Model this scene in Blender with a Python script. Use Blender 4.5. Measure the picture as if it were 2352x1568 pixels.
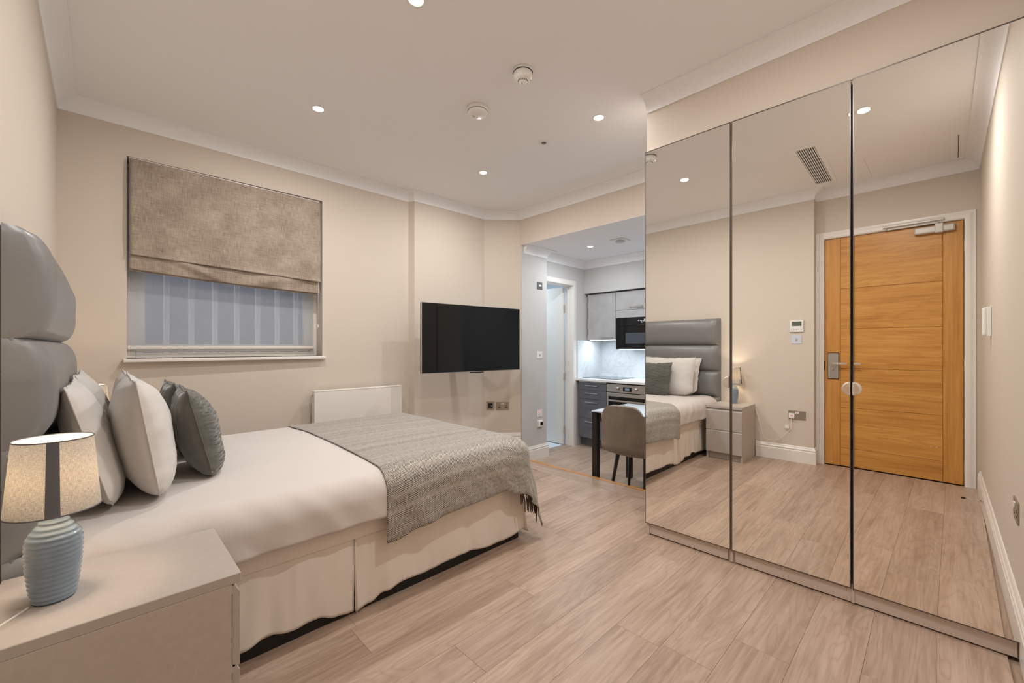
import bpy, bmesh, math, random
from mathutils import Vector, Matrix, noise
random.seed(7)
for o in list(bpy.data.objects): bpy.data.objects.remove(o)
SC = bpy.context.scene
COL = SC.collection
PI = math.pi

# ------------------------------------------------------------------ camera
cam = bpy.data.cameras.new('camera'); camo = bpy.data.objects.new('camera', cam); COL.objects.link(camo)
camo.location = (0, 0, 1.154); camo.rotation_euler = (PI/2, 0, -math.radians(44.55))
cam.sensor_width = 36; cam.lens = 957/2352*36; cam.shift_y = 13/2352; cam.clip_start = 0.02
SC.camera = camo
# ------------------------------------------------------------------ world (overcast daylight in the light well)
w = bpy.data.worlds.new('world'); SC.world = w; w.use_nodes = True
w.node_tree.nodes['Background'].inputs[0].default_value = (0.74, 0.84, 1.0, 1)
w.node_tree.nodes['Background'].inputs[1].default_value = 3.0
SC.view_settings.view_transform = 'Standard'; SC.view_settings.look = 'None'
SC.view_settings.gamma = 1; SC.view_settings.use_curve_mapping = False
SC.view_settings.exposure = 0.0
DL_POWER = 12.4      # bedroom downlights (W each)
KL_POWER = 9.0      # kitchen downlight and the added unseen light
BATH_POWER = 11.0
LAMP_POWER = 12.0

# ------------------------------------------------------------------ helpers
def tag(o, label=None, cat=None, group=None, kind=None):
    if label: o['label'] = label
    if cat: o['category'] = cat
    if group: o['group'] = group
    if kind: o['kind'] = kind
    return o
def empty(name, label, cat, loc=(0,0,0), rz=0.0, group=None):
    o = bpy.data.objects.new(name, None); COL.objects.link(o); o.empty_display_size = .05
    o.location = loc; o.rotation_euler = (0,0,rz)
    return tag(o, label, cat, group)
def link(name, me, mat=None, parent=None, loc=None, smooth=False, autos=None):
    o = bpy.data.objects.new(name, me); COL.objects.link(o)
    if mat:
        for m in (mat if isinstance(mat,(list,tuple)) else [mat]): me.materials.append(m)
    if parent: o.parent = parent
    if loc is not None: o.location = loc
    if smooth:
        for p in me.polygons: p.use_smooth = True
    return o
def bm_done(bm, name):
    me = bpy.data.meshes.new(name); bm.normal_update(); bm.to_mesh(me); bm.free(); return me
def bm_box(bm, lo, hi, bev=0.0, seg=1, mi=0):
    t = bmesh.new() if bev else bm
    r = bmesh.ops.create_cube(t, size=1.0)
    lo=Vector(lo); hi=Vector(hi); c=(lo+hi)/2; s=hi-lo
    for v in r['verts']: v.co = Vector((v.co.x*s.x+c.x, v.co.y*s.y+c.y, v.co.z*s.z+c.z))
    if bev:
        bmesh.ops.bevel(t, geom=list(t.edges), offset=min(bev, min(abs(x) for x in s)*.45), segments=seg, affect='EDGES', profile=.6)
        me=bpy.data.meshes.new('t'); t.to_mesh(me); t.free(); n=len(bm.faces); bm.from_mesh(me); bpy.data.meshes.remove(me)
        if mi:
            bm.faces.ensure_lookup_table()
            for f in bm.faces[n:]: f.material_index=mi
def box(name, lo, hi, mat, parent=None, bev=0.0, seg=1):
    """box mesh whose origin is its own centre"""
    lo=Vector(lo); hi=Vector(hi); c=(lo+hi)/2
    bm=bmesh.new(); bm_box(bm, lo-c, hi-c, bev, seg)
    return link(name, bm_done(bm,name), mat, parent, c)
def boxes(name, lst, mat, parent=None, bev=0.0, loc=None):
    bm=bmesh.new()
    for lo,hi in lst: bm_box(bm, lo, hi, bev)
    return link(name, bm_done(bm,name), mat, parent, loc)
def lathe_bm(bm, prof, n=32, sx=1.0, sy=1.0, c=(0,0,0), cap=True):
    rings=[]
    for r,z in prof:
        rings.append([bm.verts.new((c[0]+r*sx*math.cos(2*PI*k/n), c[1]+r*sy*math.sin(2*PI*k/n), c[2]+z)) for k in range(n)])
    for a,b in zip(rings,rings[1:]):
        for k in range(n):
            bm.faces.new((a[k],a[(k+1)%n],b[(k+1)%n],b[k]))
    if cap:
        bm.faces.new(list(reversed(rings[0]))); bm.faces.new(rings[-1])
def lathe(name, prof, mat, parent=None, n=32, sx=1, sy=1, loc=(0,0,0), rot=None, cap=True, smooth=True):
    bm=bmesh.new(); lathe_bm(bm, prof, n, sx, sy, cap=cap)
    bmesh.ops.recalc_face_normals(bm, faces=list(bm.faces))
    o=link(name, bm_done(bm,name), mat, parent, loc, smooth)
    if rot: o.rotation_euler=rot
    return o
def tube_bm(bm, pts, rad, n=8, flat=None):
    pts=[Vector(p) for p in pts]; rings=[]
    for i,p in enumerate(pts):
        d=(pts[min(i+1,len(pts)-1)]-pts[max(i-1,0)]).normalized()
        up=Vector((0,0,1)) if abs(d.z)<.9 else Vector((1,0,0))
        a=d.cross(up).normalized(); b=d.cross(a).normalized()
        r=rad[i] if isinstance(rad,(list,tuple)) else rad
        rings.append([bm.verts.new(p+a*r*math.cos(2*PI*k/n)+b*r*math.sin(2*PI*k/n)) for k in range(n)])
    for A,B in zip(rings,rings[1:]):
        for k in range(n): bm.faces.new((A[k],A[(k+1)%n],B[(k+1)%n],B[k]))
    bm.faces.new(rings[0]); bm.faces.new(list(reversed(rings[-1])))
def tube(name, pts, rad, mat, parent=None, n=8, smooth=True):
    bm=bmesh.new(); tube_bm(bm, pts, rad, n); bmesh.ops.recalc_face_normals(bm, faces=list(bm.faces))
    return link(name, bm_done(bm,name), mat, parent, smooth=smooth)
def grid(name, fn, nu, nv, mat, parent=None, uvfn=None, smooth=True, thick=0.0, closeu=False):
    me=bpy.data.meshes.new(name); vs=[]; fs=[]; uvs=[]
    for j in range(nv+1):
        for i in range(nu+1):
            vs.append(fn(i/nu, j/nv)); uvs.append(uvfn(i/nu,j/nv) if uvfn else (i/nu,j/nv))
    for j in range(nv):
        for i in range(nu):
            a=j*(nu+1)+i; fs.append((a,a+1,a+nu+2,a+nu+1))
    me.from_pydata(vs,[],fs)
    uv=me.uv_layers.new(name='uv')
    for p in me.polygons:
        for li in p.loop_indices: uv.data[li].uv=uvs[me.loops[li].vertex_index]
    o=link(name, me, mat, parent, smooth=smooth)
    if thick:
        m=o.modifiers.new('s','SOLIDIFY'); m.thickness=thick; m.offset=0
    return o
def sweep(name, path, prof, mat, parent=None, caps=True):
    """prof: closed list of (d,z), d measured to the left of the path (into the room)"""
    P=[Vector(p) for p in path]; n=len(P); bm=bmesh.new(); rings=[]
    for i,p in enumerate(P):
        def nrm(a,b): d=(b-a).normalized(); return Vector((-d.y,d.x))
        if i==0: m=nrm(P[0],P[1]); k=1
        elif i==n-1: m=nrm(P[-2],P[-1]); k=1
        else:
            n1=nrm(P[i-1],p); n2=nrm(p,P[i+1]); m=(n1+n2).normalized(); k=1/max(.3,m.dot(n1))
        rings.append([bm.verts.new((p.x+m.x*k*d, p.y+m.y*k*d, z)) for d,z in prof])
    L=len(prof)
    for A,B in zip(rings,rings[1:]):
        for k in range(L): bm.faces.new((A[k],B[k],B[(k+1)%L],A[(k+1)%L]))
    if caps: bm.faces.new(rings[0]); bm.faces.new(list(reversed(rings[-1])))
    bmesh.ops.recalc_face_normals(bm, faces=list(bm.faces))
    return link(name, bm_done(bm,name), mat, parent)
def wall(name, p, q, z0, z1, mat, holes=(), th=.12, ext0=0, ext1=0, matx=None):
    """wall from p to q, room on the left, thickness to the right; holes in (s0,s1,z0,z1)"""
    p=Vector(p); q=Vector(q); d=(q-p).normalized(); L=(q-p).length; rt=Vector((d.y,-d.x))
    parts=[]
    if not holes: parts=[(-ext0,L+ext1,z0,z1)]
    else:
        s=-ext0
        for a,b,c,e in sorted(holes):
            parts.append((s,a,z0,z1))
            if c>z0: parts.append((a,b,z0,c))
            if e<z1: parts.append((a,b,e,z1))
            s=b
        parts.append((s,L+ext1,z0,z1))
    bm=bmesh.new()
    for a,b,c,e in parts: bm_box(bm,(a,-th,c),(b,0,e))
    o=link(name, bm_done(bm,name), mat); o.location=(p.x,p.y,0); o.rotation_euler=(0,0,math.atan2(d.y,d.x))
    tag(o,kind='structure'); return o
def struct(o): return tag(o,kind='structure')
def frame_at(name,label,cat,p,normal_angle,z,group=None):
    """Empty whose local +X is to the viewer's right of a wall item, local -Y points out of the wall, local Z up"""
    return empty(name,label,cat,(p[0],p[1],z),normal_angle,group)

# ------------------------------------------------------------------ materials
def lin(c):
    return tuple(((x/255)/12.92 if x/255<=.04045 else ((x/255+.055)/1.055)**2.4) for x in c)+(1,)
def mat(name, rgb, rough=.5, metal=0.0, bump=0, bscale=80, var=0, vscale=6, spec=.5, coat=0, emit=None, estr=0, sheen=0, trans=0):
    m=bpy.data.materials.new(name); m.use_nodes=True; nt=m.node_tree; b=nt.nodes['Principled BSDF']
    b.inputs['Base Color'].default_value=lin(rgb); b.inputs['Roughness'].default_value=rough; b.inputs['Metallic'].default_value=metal
    b.inputs['Specular IOR Level'].default_value=spec; b.inputs['Coat Weight'].default_value=coat; b.inputs['Coat Roughness'].default_value=.1
    if sheen: b.inputs['Sheen Weight'].default_value=sheen; b.inputs['Sheen Roughness'].default_value=.4
    if trans: b.inputs['Transmission Weight'].default_value=trans
    if emit: b.inputs['Emission Color'].default_value=lin(emit); b.inputs['Emission Strength'].default_value=estr
    tc=nt.nodes.new('ShaderNodeTexCoord')
    if bump:
        n=nt.nodes.new('ShaderNodeTexNoise'); n.inputs['Scale'].default_value=bscale; n.inputs['Detail'].default_value=4
        bp=nt.nodes.new('ShaderNodeBump'); bp.inputs['Strength'].default_value=bump; bp.inputs['Distance'].default_value=.002
        nt.links.new(tc.outputs['Object'],n.inputs['Vector']); nt.links.new(n.outputs['Fac'],bp.inputs['Height']); nt.links.new(bp.outputs[0],b.inputs['Normal'])
    if var:
        n=nt.nodes.new('ShaderNodeTexNoise'); n.inputs['Scale'].default_value=vscale; n.inputs['Detail'].default_value=5
        r=nt.nodes.new('ShaderNodeMapRange'); r.inputs['From Min'].default_value=.3; r.inputs['From Max'].default_value=.7; r.inputs['To Min'].default_value=1-var; r.inputs['To Max'].default_value=1+var
        h=nt.nodes.new('ShaderNodeHueSaturation'); h.inputs['Color'].default_value=lin(rgb)
        nt.links.new(tc.outputs['Object'],n.inputs['Vector']); nt.links.new(n.outputs['Fac'],r.inputs['Value']); nt.links.new(r.outputs[0],h.inputs['Value']); nt.links.new(h.outputs[0],b.inputs['Base Color'])
    return m
def N(nt,t,**k):
    n=nt.nodes.new(t)
    for a,v in k.items():
        if a.startswith('i_'): n.inputs[a[2:].replace('_',' ')].default_value=v
        else: setattr(n,a,v)
    return n
def math_n(nt,op,a,b=None,c=None):
    n=nt.nodes.new('ShaderNodeMath'); n.operation=op
    for i,x in enumerate((a,b,c)):
        if x is None: continue
        if isinstance(x,(int,float)): n.inputs[i].default_value=x
        else: nt.links.new(x,n.inputs[i])
    return n.outputs[0]
def ramp(nt,fac,stops):
    r=nt.nodes.new('ShaderNodeValToRGB'); e=r.color_ramp.elements
    while len(e)<len(stops): e.new(.5)
    for s,(p,c) in zip(e,stops): s.position=p; s.color=lin(c)
    nt.links.new(fac,r.inputs[0]); return r.outputs[0]
def mixc(nt,fac,a,b,mode='MIX'):
    n=nt.nodes.new('ShaderNodeMix'); n.data_type='RGBA'; n.blend_type=mode
    if isinstance(fac,(int,float)): n.inputs[0].default_value=fac
    else: nt.links.new(fac,n.inputs[0])
    for i,x in ((6,a),(7,b)):
        if isinstance(x,tuple): n.inputs[i].default_value=x
        else: nt.links.new(x,n.inputs[i])
    return n.outputs[2]
def wood(name, light, mid, dark, rough=.4, axis=0, ringscale=1.0, contrast=1.0, grainx=1.3, bump=.15, tone=.18, greyamt=.0):
    """oak: long soft figure, cathedral lines, pores; grain along local axis (0=x,1=y,2=z); every piece differs by its random id"""
    m=bpy.data.materials.new(name); m.use_nodes=True; nt=m.node_tree; b=nt.nodes['Principled BSDF']
    tc=N(nt,'ShaderNodeTexCoord'); oi=N(nt,'ShaderNodeObjectInfo')
    sc={0:(grainx,9,9),1:(9,grainx,9),2:(9,9,grainx)}[axis]
    rnd=math_n(nt,'MULTIPLY',oi.outputs['Random'],57.0)
    cb=N(nt,'ShaderNodeCombineXYZ'); 
    for i in range(3): nt.links.new(rnd,cb.inputs[i])
    mp=N(nt,'ShaderNodeVectorMath',operation='MULTIPLY'); nt.links.new(tc.outputs['Object'],mp.inputs[0]); mp.inputs[1].default_value=sc
    ad=N(nt,'ShaderNodeVectorMath',operation='ADD'); nt.links.new(mp.outputs[0],ad.inputs[0]); nt.links.new(cb.outputs[0],ad.inputs[1])
    v=ad.outputs[0]
    n1=N(nt,'ShaderNodeTexNoise'); n1.inputs['Scale'].default_value=.85*ringscale; n1.inputs['Detail'].default_value=2.5; n1.inputs['Distortion'].default_value=.9; nt.links.new(v,n1.inputs['Vector'])
    rings=math_n(nt,'PINGPONG',math_n(nt,'MULTIPLY',n1.outputs['Fac'],22.0),1.0)
    rings=math_n(nt,'POWER',rings,3.0)
    n2=N(nt,'ShaderNodeTexNoise'); n2.inputs['Scale'].default_value=1.0; n2.inputs['Detail'].default_value=6; n2.inputs['Roughness'].default_value=.65; nt.links.new(v,n2.inputs['Vector'])
    vf=N(nt,'ShaderNodeVectorMath',operation='MULTIPLY'); nt.links.new(v,vf.inputs[0]); vf.inputs[1].default_value={0:(4,22,22),1:(22,4,22),2:(22,22,4)}[axis]
    n3=N(nt,'ShaderNodeTexNoise'); n3.inputs['Scale'].default_value=1.0; n3.inputs['Detail'].default_value=3; nt.links.new(vf.outputs[0],n3.inputs['Vector'])
    vs=N(nt,'ShaderNodeVectorMath',operation='MULTIPLY'); nt.links.new(v,vs.inputs[0]); vs.inputs[1].default_value={0:(2.4,6.5,6.5),1:(6.5,2.4,6.5),2:(6.5,6.5,2.4)}[axis]
    n4=N(nt,'ShaderNodeTexNoise'); n4.inputs['Scale'].default_value=1.0; n4.inputs['Detail'].default_value=4; n4.inputs['Distortion'].default_value=.6; nt.links.new(vs.outputs[0],n4.inputs['Vector'])
    ff=math_n(nt,'ADD',math_n(nt,'MULTIPLY',n2.outputs['Fac'],.55),math_n(nt,'MULTIPLY',n4.outputs['Fac'],.45))
    c=ramp(nt,ff,[(.32,dark),(.47,mid),(.64,light)])
    c2=mixc(nt,math_n(nt,'MULTIPLY',rings,.42*contrast),c,lin(dark))
    pores=N(nt,'ShaderNodeMapRange'); pores.inputs[1].default_value=.56; pores.inputs[2].default_value=.7; pores.inputs[3].default_value=0; pores.inputs[4].default_value=.35*contrast
    nt.links.new(n3.outputs['Fac'],pores.inputs[0])
    c3=mixc(nt,pores.outputs[0],c2,lin(dark))
    h=N(nt,'ShaderNodeHueSaturation'); nt.links.new(c3,h.inputs['Color'])
    tn=N(nt,'ShaderNodeMapRange'); tn.inputs[3].default_value=1-tone*.5; tn.inputs[4].default_value=1+tone*.5; nt.links.new(oi.outputs['Random'],tn.inputs[0]); nt.links.new(tn.outputs[0],h.inputs['Value'])
    nt.links.new(h.outputs[0],b.inputs['Base Color'])
    b.inputs['Roughness'].default_value=rough
    bp=N(nt,'ShaderNodeBump'); bp.inputs['Strength'].default_value=bump; bp.inputs['Distance'].default_value=.001
    nt.links.new(n3.outputs['Fac'],bp.inputs['Height']); nt.links.new(bp.outputs[0],b.inputs['Normal'])
    return m
def weave(name, a, b_, sx, sy, rough=.9, uv=True, translucent=0, transp=0, sheen=0, amt=.6, big=0):
    """cloth of crossed threads with slubs"""
    m=bpy.data.materials.new(name); m.use_nodes=True; nt=m.node_tree; b=nt.nodes['Principled BSDF']; out=nt.nodes['Material Output']
    tc=N(nt,'ShaderNodeTexCoord'); src=tc.outputs['UV' if uv else 'Object']
    fs=[]
    for s in ((sx,sy,sx),(sy,sx,sy)):
        mp=N(nt,'ShaderNodeVectorMath',operation='MULTIPLY'); nt.links.new(src,mp.inputs[0]); mp.inputs[1].default_value=s
        n=N(nt,'ShaderNodeTexNoise'); n.inputs['Scale'].default_value=1; n.inputs['Detail'].default_value=3; nt.links.new(mp.outputs[0],n.inputs['Vector'])
        fs.append(n.outputs['Fac'])
    f=math_n(nt,'ADD',math_n(nt,'MULTIPLY',fs[0],.5),math_n(nt,'MULTIPLY',fs[1],.5))
    if big:
        n=N(nt,'ShaderNodeTexNoise'); n.inputs['Scale'].default_value=big; n.inputs['Detail'].default_value=4; nt.links.new(src,n.inputs['Vector'])
        f=math_n(nt,'ADD',math_n(nt,'MULTIPLY',f,.65),math_n(nt,'MULTIPLY',n.outputs['Fac'],.35))
    c=ramp(nt,f,[(.5-.16*amt/.6,a),(.5+.16*amt/.6,b_)])
    nt.links.new(c,b.inputs['Base Color']); b.inputs['Roughness'].default_value=rough; b.inputs['Specular IOR Level'].default_value=.15
    if sheen: b.inputs['Sheen Weight'].default_value=sheen
    bp=N(nt,'ShaderNodeBump'); bp.inputs['Strength'].default_value=.3; bp.inputs['Distance'].default_value=.001
    nt.links.new(f,bp.inputs['Height']); nt.links.new(bp.outputs[0],b.inputs['Normal'])
    sh=b.outputs[0]
    if translucent:
        t=N(nt,'ShaderNodeBsdfTranslucent'); nt.links.new(c,t.inputs['Color'])
        mx=N(nt,'ShaderNodeMixShader'); mx.inputs[0].default_value=translucent; nt.links.new(sh,mx.inputs[1]); nt.links.new(t.outputs[0],mx.inputs[2]); sh=mx.outputs[0]
    if transp:
        t=N(nt,'ShaderNodeBsdfTransparent'); mx=N(nt,'ShaderNodeMixShader'); mx.inputs[0].default_value=transp
        nt.links.new(sh,mx.inputs[1]); nt.links.new(t.outputs[0],mx.inputs[2]); sh=mx.outputs[0]
    nt.links.new(sh,out.inputs[0]); return m

M={}
M['paint']=mat('taupe_wall_paint',(214,203,190),.75,bump=.06,bscale=400,spec=.2)
M['paint_k']=mat('pale_grey_kitchen_paint',(205,203,200),.7,bump=.05,bscale=400,spec=.2)
M['ceil']=mat('white_ceiling_paint',(244,243,244),.8,spec=.15)
M['white']=mat('white_gloss_woodwork',(236,231,224),.3)
M['floor']=wood('pale_oak_board',(190,167,149),(174,150,131),(146,121,103),.36,0,contrast=.95,tone=.19)
M['floor_y']=wood('pale_oak_edge_board',(190,167,149),(174,150,131),(146,121,103),.36,1,contrast=.85,tone=.1)
M['nosing']=wood('honey_oak_nosing',(214,160,96),(200,142,80),(160,106,58),.3,1,contrast=.5)
M['oak_z']=wood('honey_oak_upright',(214,158,84),(202,143,70),(170,110,48),.35,2,contrast=.5,grainx=.8,tone=.04)
M['oak_y']=wood('honey_oak_crosswise',(218,162,86),(204,145,70),(172,112,48),.35,1,contrast=.8,grainx=.8,tone=.06)
M['mirror']=mat('mirror_glass',(250,249,246),.0,1.0)
M['edge']=mat('dark_bronze_edge',(104,97,90),.35,.6)
M['ward']=mat('warm_grey_carcass',(206,192,180),.5)
M['ns']=mat('grey_beige_laminate',(178,169,161),.42,var=.03,vscale=60)
M['ns_side']=mat('grey_beige_laminate_side',(184,174,163),.5,var=.05,vscale=60)
M['dark']=mat('dark_gap',(32,30,28),.6)
M['black']=mat('black_plastic',(8,8,9),.35)
M['blackgloss']=mat('black_screen_glass',(4,4,5),.06,spec=.5)
M['chrome']=mat('chrome',(225,222,218),.12,1.0)
M['handle']=mat('pearl_chrome',(232,226,218),.22,.75)
M['steel']=mat('brushed_steel',(196,192,186),.32,.9,bump=.05,bscale=300)
M['nickel']=mat('satin_nickel_plate',(176,166,152),.35,.8)
M['whitep']=mat('white_plastic',(238,236,232),.35)
M['silverp']=mat('silver_paint',(190,184,176),.4,.3)
M['duvet']=mat('white_cotton_sateen',(210,203,198),.75,bump=.05,bscale=900,spec=.2,sheen=.15)
M['pillow']=mat('white_cotton_pillowcase',(208,203,198),.8,bump=.06,bscale=900,spec=.2,sheen=.15)
M['skirt']=mat('cream_valance_cotton',(236,228,218),.85,bump=.08,bscale=700,spec=.15)
M['head']=mat('grey_faux_leather',(122,121,120),.36,bump=.04,bscale=500,spec=.6,sheen=.1)
M['cush']=mat('sage_grey_velvet',(98,98,92),.8,bump=.12,bscale=300,spec=.2,sheen=.5,var=.12,vscale=14)
M['chair']=mat('taupe_velvet',(124,113,100),.8,bump=.1,bscale=300,spec=.2,sheen=.5,var=.14,vscale=9)
M['blackleg']=mat('black_brown_leg',(34,28,25),.4,var=.2,vscale=20)
M['divan']=mat('dark_divan_base',(20,17,15),.6)
M['ceramic']=mat('blue_grey_glazed_ceramic',(122,138,152),.16,var=.16,vscale=16,coat=.4)
M['conc']=mat('pale_concrete_laminate',(176,174,174),.5,var=.07,vscale=9,bump=.05,bscale=40)
M['grey']=mat('slate_grey_laminate',(98,99,106),.45,var=.1,vscale=10)
M['cwhite']=mat('white_quartz',(236,238,240),.25,var=.02,vscale=20)
M['lcd']=mat('lcd_grey_green',(92,100,88),.3)
M['lcd2']=mat('lcd_blue_grey',(120,135,150),.3,emit=(120,140,160),estr=.3)
M['white_em']=mat('white_display_segments',(255,255,255),.4,emit=(235,240,255),estr=1.6)
M['red_em']=mat('red_neon',(255,90,70),.4,emit=(255,80,60),estr=2.0)
M['orange']=mat('orange_print',(226,120,40),.6)
M['glow']=mat('downlight_lens',(255,255,255),.5,emit=(255,244,228),estr=30)
M['glowk']=mat('kitchen_downlight_lens',(255,255,255),.5,emit=(240,246,255),estr=30)
M['ledstrip']=mat('led_strip',(255,255,255),.5,emit=(225,240,255),estr=6)
M['bulb']=mat('warm_bulb',(255,240,220),.5,emit=(255,214,160),estr=25)
M['bath']=mat('bathroom_white',(226,234,240),.5)
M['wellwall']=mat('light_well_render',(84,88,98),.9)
M['wellbar']=mat('pale_painted_bar',(240,243,248),.6)
M['shade']=weave('grey_linen_shade',(128,130,134),(190,186,182),900,90,translucent=.42,amt=.5)
M['shade_in']=weave('white_shade_lining',(240,238,234),(252,250,246),300,60,translucent=.6,amt=.5)
M['seam']=mat('shade_seam',(98,98,102),.9)
M['roman']=weave('taupe_chenille_blind',(126,109,96),(192,178,163),200,16,uv=True,amt=.62,big=5,sheen=.3)
M['cable']=mat('white_cable',(232,226,218),.5)
# roller blind: thin white sheer cloth
m=bpy.data.materials.new('sheer_roller_cloth'); m.use_nodes=True; nt=m.node_tree; nt.nodes.remove(nt.nodes['Principled BSDF'])
d=N(nt,'ShaderNodeBsdfDiffuse'); d.inputs[0].default_value=lin((222,224,226)); t=N(nt,'ShaderNodeBsdfTranslucent'); t.inputs[0].default_value=lin((222,226,232)); tr=N(nt,'ShaderNodeBsdfTransparent')
m1=N(nt,'ShaderNodeMixShader'); m1.inputs[0].default_value=.5; nt.links.new(d.outputs[0],m1.inputs[1]); nt.links.new(t.outputs[0],m1.inputs[2])
m2=N(nt,'ShaderNodeMixShader'); m2.inputs[0].default_value=.60; nt.links.new(m1.outputs[0],m2.inputs[1]); nt.links.new(tr.outputs[0],m2.inputs[2]); nt.links.new(m2.outputs[0],nt.nodes['Material Output'].inputs[0]); M['sheer']=m
# window glass
m=bpy.data.materials.new('window_glass'); m.use_nodes=True; nt=m.node_tree; nt.nodes.remove(nt.nodes['Principled BSDF'])
g=N(nt,'ShaderNodeBsdfGlossy'); g.inputs['Roughness'].default_value=.02; tr=N(nt,'ShaderNodeBsdfTransparent'); m2=N(nt,'ShaderNodeMixShader'); m2.inputs[0].default_value=.92
nt.links.new(g.outputs[0],m2.inputs[1]); nt.links.new(tr.outputs[0],m2.inputs[2]); nt.links.new(m2.outputs[0],nt.nodes['Material Output'].inputs[0]); M['glass']=m
# marbled splashback
m=mat('marbled_splashback',(222,228,232),.2); nt=m.node_tree; tc=N(nt,'ShaderNodeTexCoord')
n=N(nt,'ShaderNodeTexNoise'); n.inputs['Scale'].default_value=3.2; n.inputs['Detail'].default_value=7; n.inputs['Distortion'].default_value=1.6; nt.links.new(tc.outputs['Object'],n.inputs['Vector'])
v=math_n(nt,'ABSOLUTE',math_n(nt,'SUBTRACT',n.outputs['Fac'],.5)); c=ramp(nt,v,[(0,(206,212,217)),(.010,(216,222,226)),(.03,(222,228,232))]); nt.links.new(c,nt.nodes['Principled BSDF'].inputs['Base Color']); M['marble']=m
# herringbone throw, uv in metres
m=bpy.data.materials.new('herringbone_wool'); m.use_nodes=True; nt=m.node_tree; b=nt.nodes['Principled BSDF']; b.inputs['Roughness'].default_value=.95; b.inputs['Specular IOR Level'].default_value=.1; b.inputs['Sheen Weight'].default_value=.3
uv=N(nt,'ShaderNodeUVMap'); uv.uv_map='uv'; sp=N(nt,'ShaderNodeSeparateXYZ'); nt.links.new(uv.outputs[0],sp.inputs[0])
zig=math_n(nt,'PINGPONG',sp.outputs[1],.030); fr=math_n(nt,'FRACT',math_n(nt,'DIVIDE',math_n(nt,'ADD',sp.outputs[0],zig),.0095))
tri=math_n(nt,'PINGPONG',fr,.5)
n=N(nt,'ShaderNodeTexNoise'); n.inputs['Scale'].default_value=60; n.inputs['Detail'].default_value=4; nt.links.new(uv.outputs[0],n.inputs['Vector'])
f=math_n(nt,'ADD',math_n(nt,'MULTIPLY',tri,1.5),math_n(nt,'MULTIPLY',math_n(nt,'SUBTRACT',n.outputs['Fac'],.5),.7))
bn=N(nt,'ShaderNodeTexNoise'); bn.noise_dimensions='1D'; bn.inputs['Scale'].default_value=16; bn.inputs['Detail'].default_value=2; nt.links.new(sp.outputs[1],bn.inputs['W'])
f=math_n(nt,'ADD',f,math_n(nt,'MULTIPLY',math_n(nt,'SUBTRACT',bn.outputs['Fac'],.5),.34))
c=ramp(nt,f,[(.16,(84,77,70)),(.56,(198,192,182))]); nt.links.new(c,b.inputs['Base Color'])
bp=N(nt,'ShaderNodeBump'); bp.inputs['Strength'].default_value=.4; bp.inputs['Distance'].default_value=.001; nt.links.new(f,bp.inputs['Height']); nt.links.new(bp.outputs[0],b.inputs['Normal']); M['throw']=m
M['tassel']=mat('dark_wool_tassel',(70,58,48),.9,var=.35,vscale=60)

# ------------------------------------------------------------------ plan of the room (metres)
ZC=2.69; ZCB=2.605; ZK=2.32; ZL=-.17
P0=(-.305,-.197); P1=(3.02,-.243)
PW=[(2.42,-.235),(2.42,1.26),(3.41,1.26),(3.41,3.33),(3.10,3.60),(2.2175,3.636),(2.187,3.70),(-.195,3.745),(-.195,.795),(-.305,.795)]
# ------------------------------------------------------------------ lights of the place, and one added kitchen light
def area(name, loc, size, power, col, spread=PI, shape='DISK', sy=None, rot=(0,0,0)):
    l=bpy.data.lights.new(name,'AREA'); l.shape=shape; l.size=size; l.energy=power; l.color=col; l.spread=spread
    if sy: l.size_y=sy
    o=bpy.data.objects.new(name,l); COL.objects.link(o); o.location=loc; o.rotation_euler=rot; return o
WARM=(1.0,.975,.95); COOL=(.86,.93,1.0)
def downlight(x,y,z,label,cool=False,group='recessed downlights',k=1.0):
    t=empty('downlight',label,'downlight',(x,y,z),0,group)
    lathe('trim_ring',[(.031,-.001),(.033,-.004),(.042,-.003),(.044,0)],M['whitep'],t,28,cap=False)
    lathe('lens',[(.0,-.0015),(.031,-.0012)],M['glowk' if cool else 'glow'],t,28,cap=False)
    area('downlight_beam',(x,y,z-.008),.06,KL_POWER if cool else DL_POWER*k,COOL if cool else WARM,PI)
downlight(.99,1.61,ZC,'recessed ceiling downlight above the middle of the bed, cut by the top of the picture')
downlight(.994,2.79,ZC,'recessed ceiling downlight nearest the window blind')
downlight(2.39,2.79,ZC,'recessed ceiling downlight in front of the kitchen opening, above the television')
downlight(2.37,1.58,ZC,'recessed ceiling downlight closest to the top corner of the mirrored wardrobe')
downlight(1.285,.35,ZC,'recessed ceiling downlight seen in the wide wardrobe mirror with a glaring halo',k=1.35)
downlight(4.036,2.805,ZK,'recessed downlight in the lower kitchen ceiling',True)
area('downlight_beam',(4.05,1.5,ZK-.01),.06,KL_POWER,COOL,math.radians(165))  # added kitchen light out of view, has no fitting of its own
area('bathroom_light',(4.2,4.3,2.25),.3,BATH_POWER,(.82,.92,1.0),PI)

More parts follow.
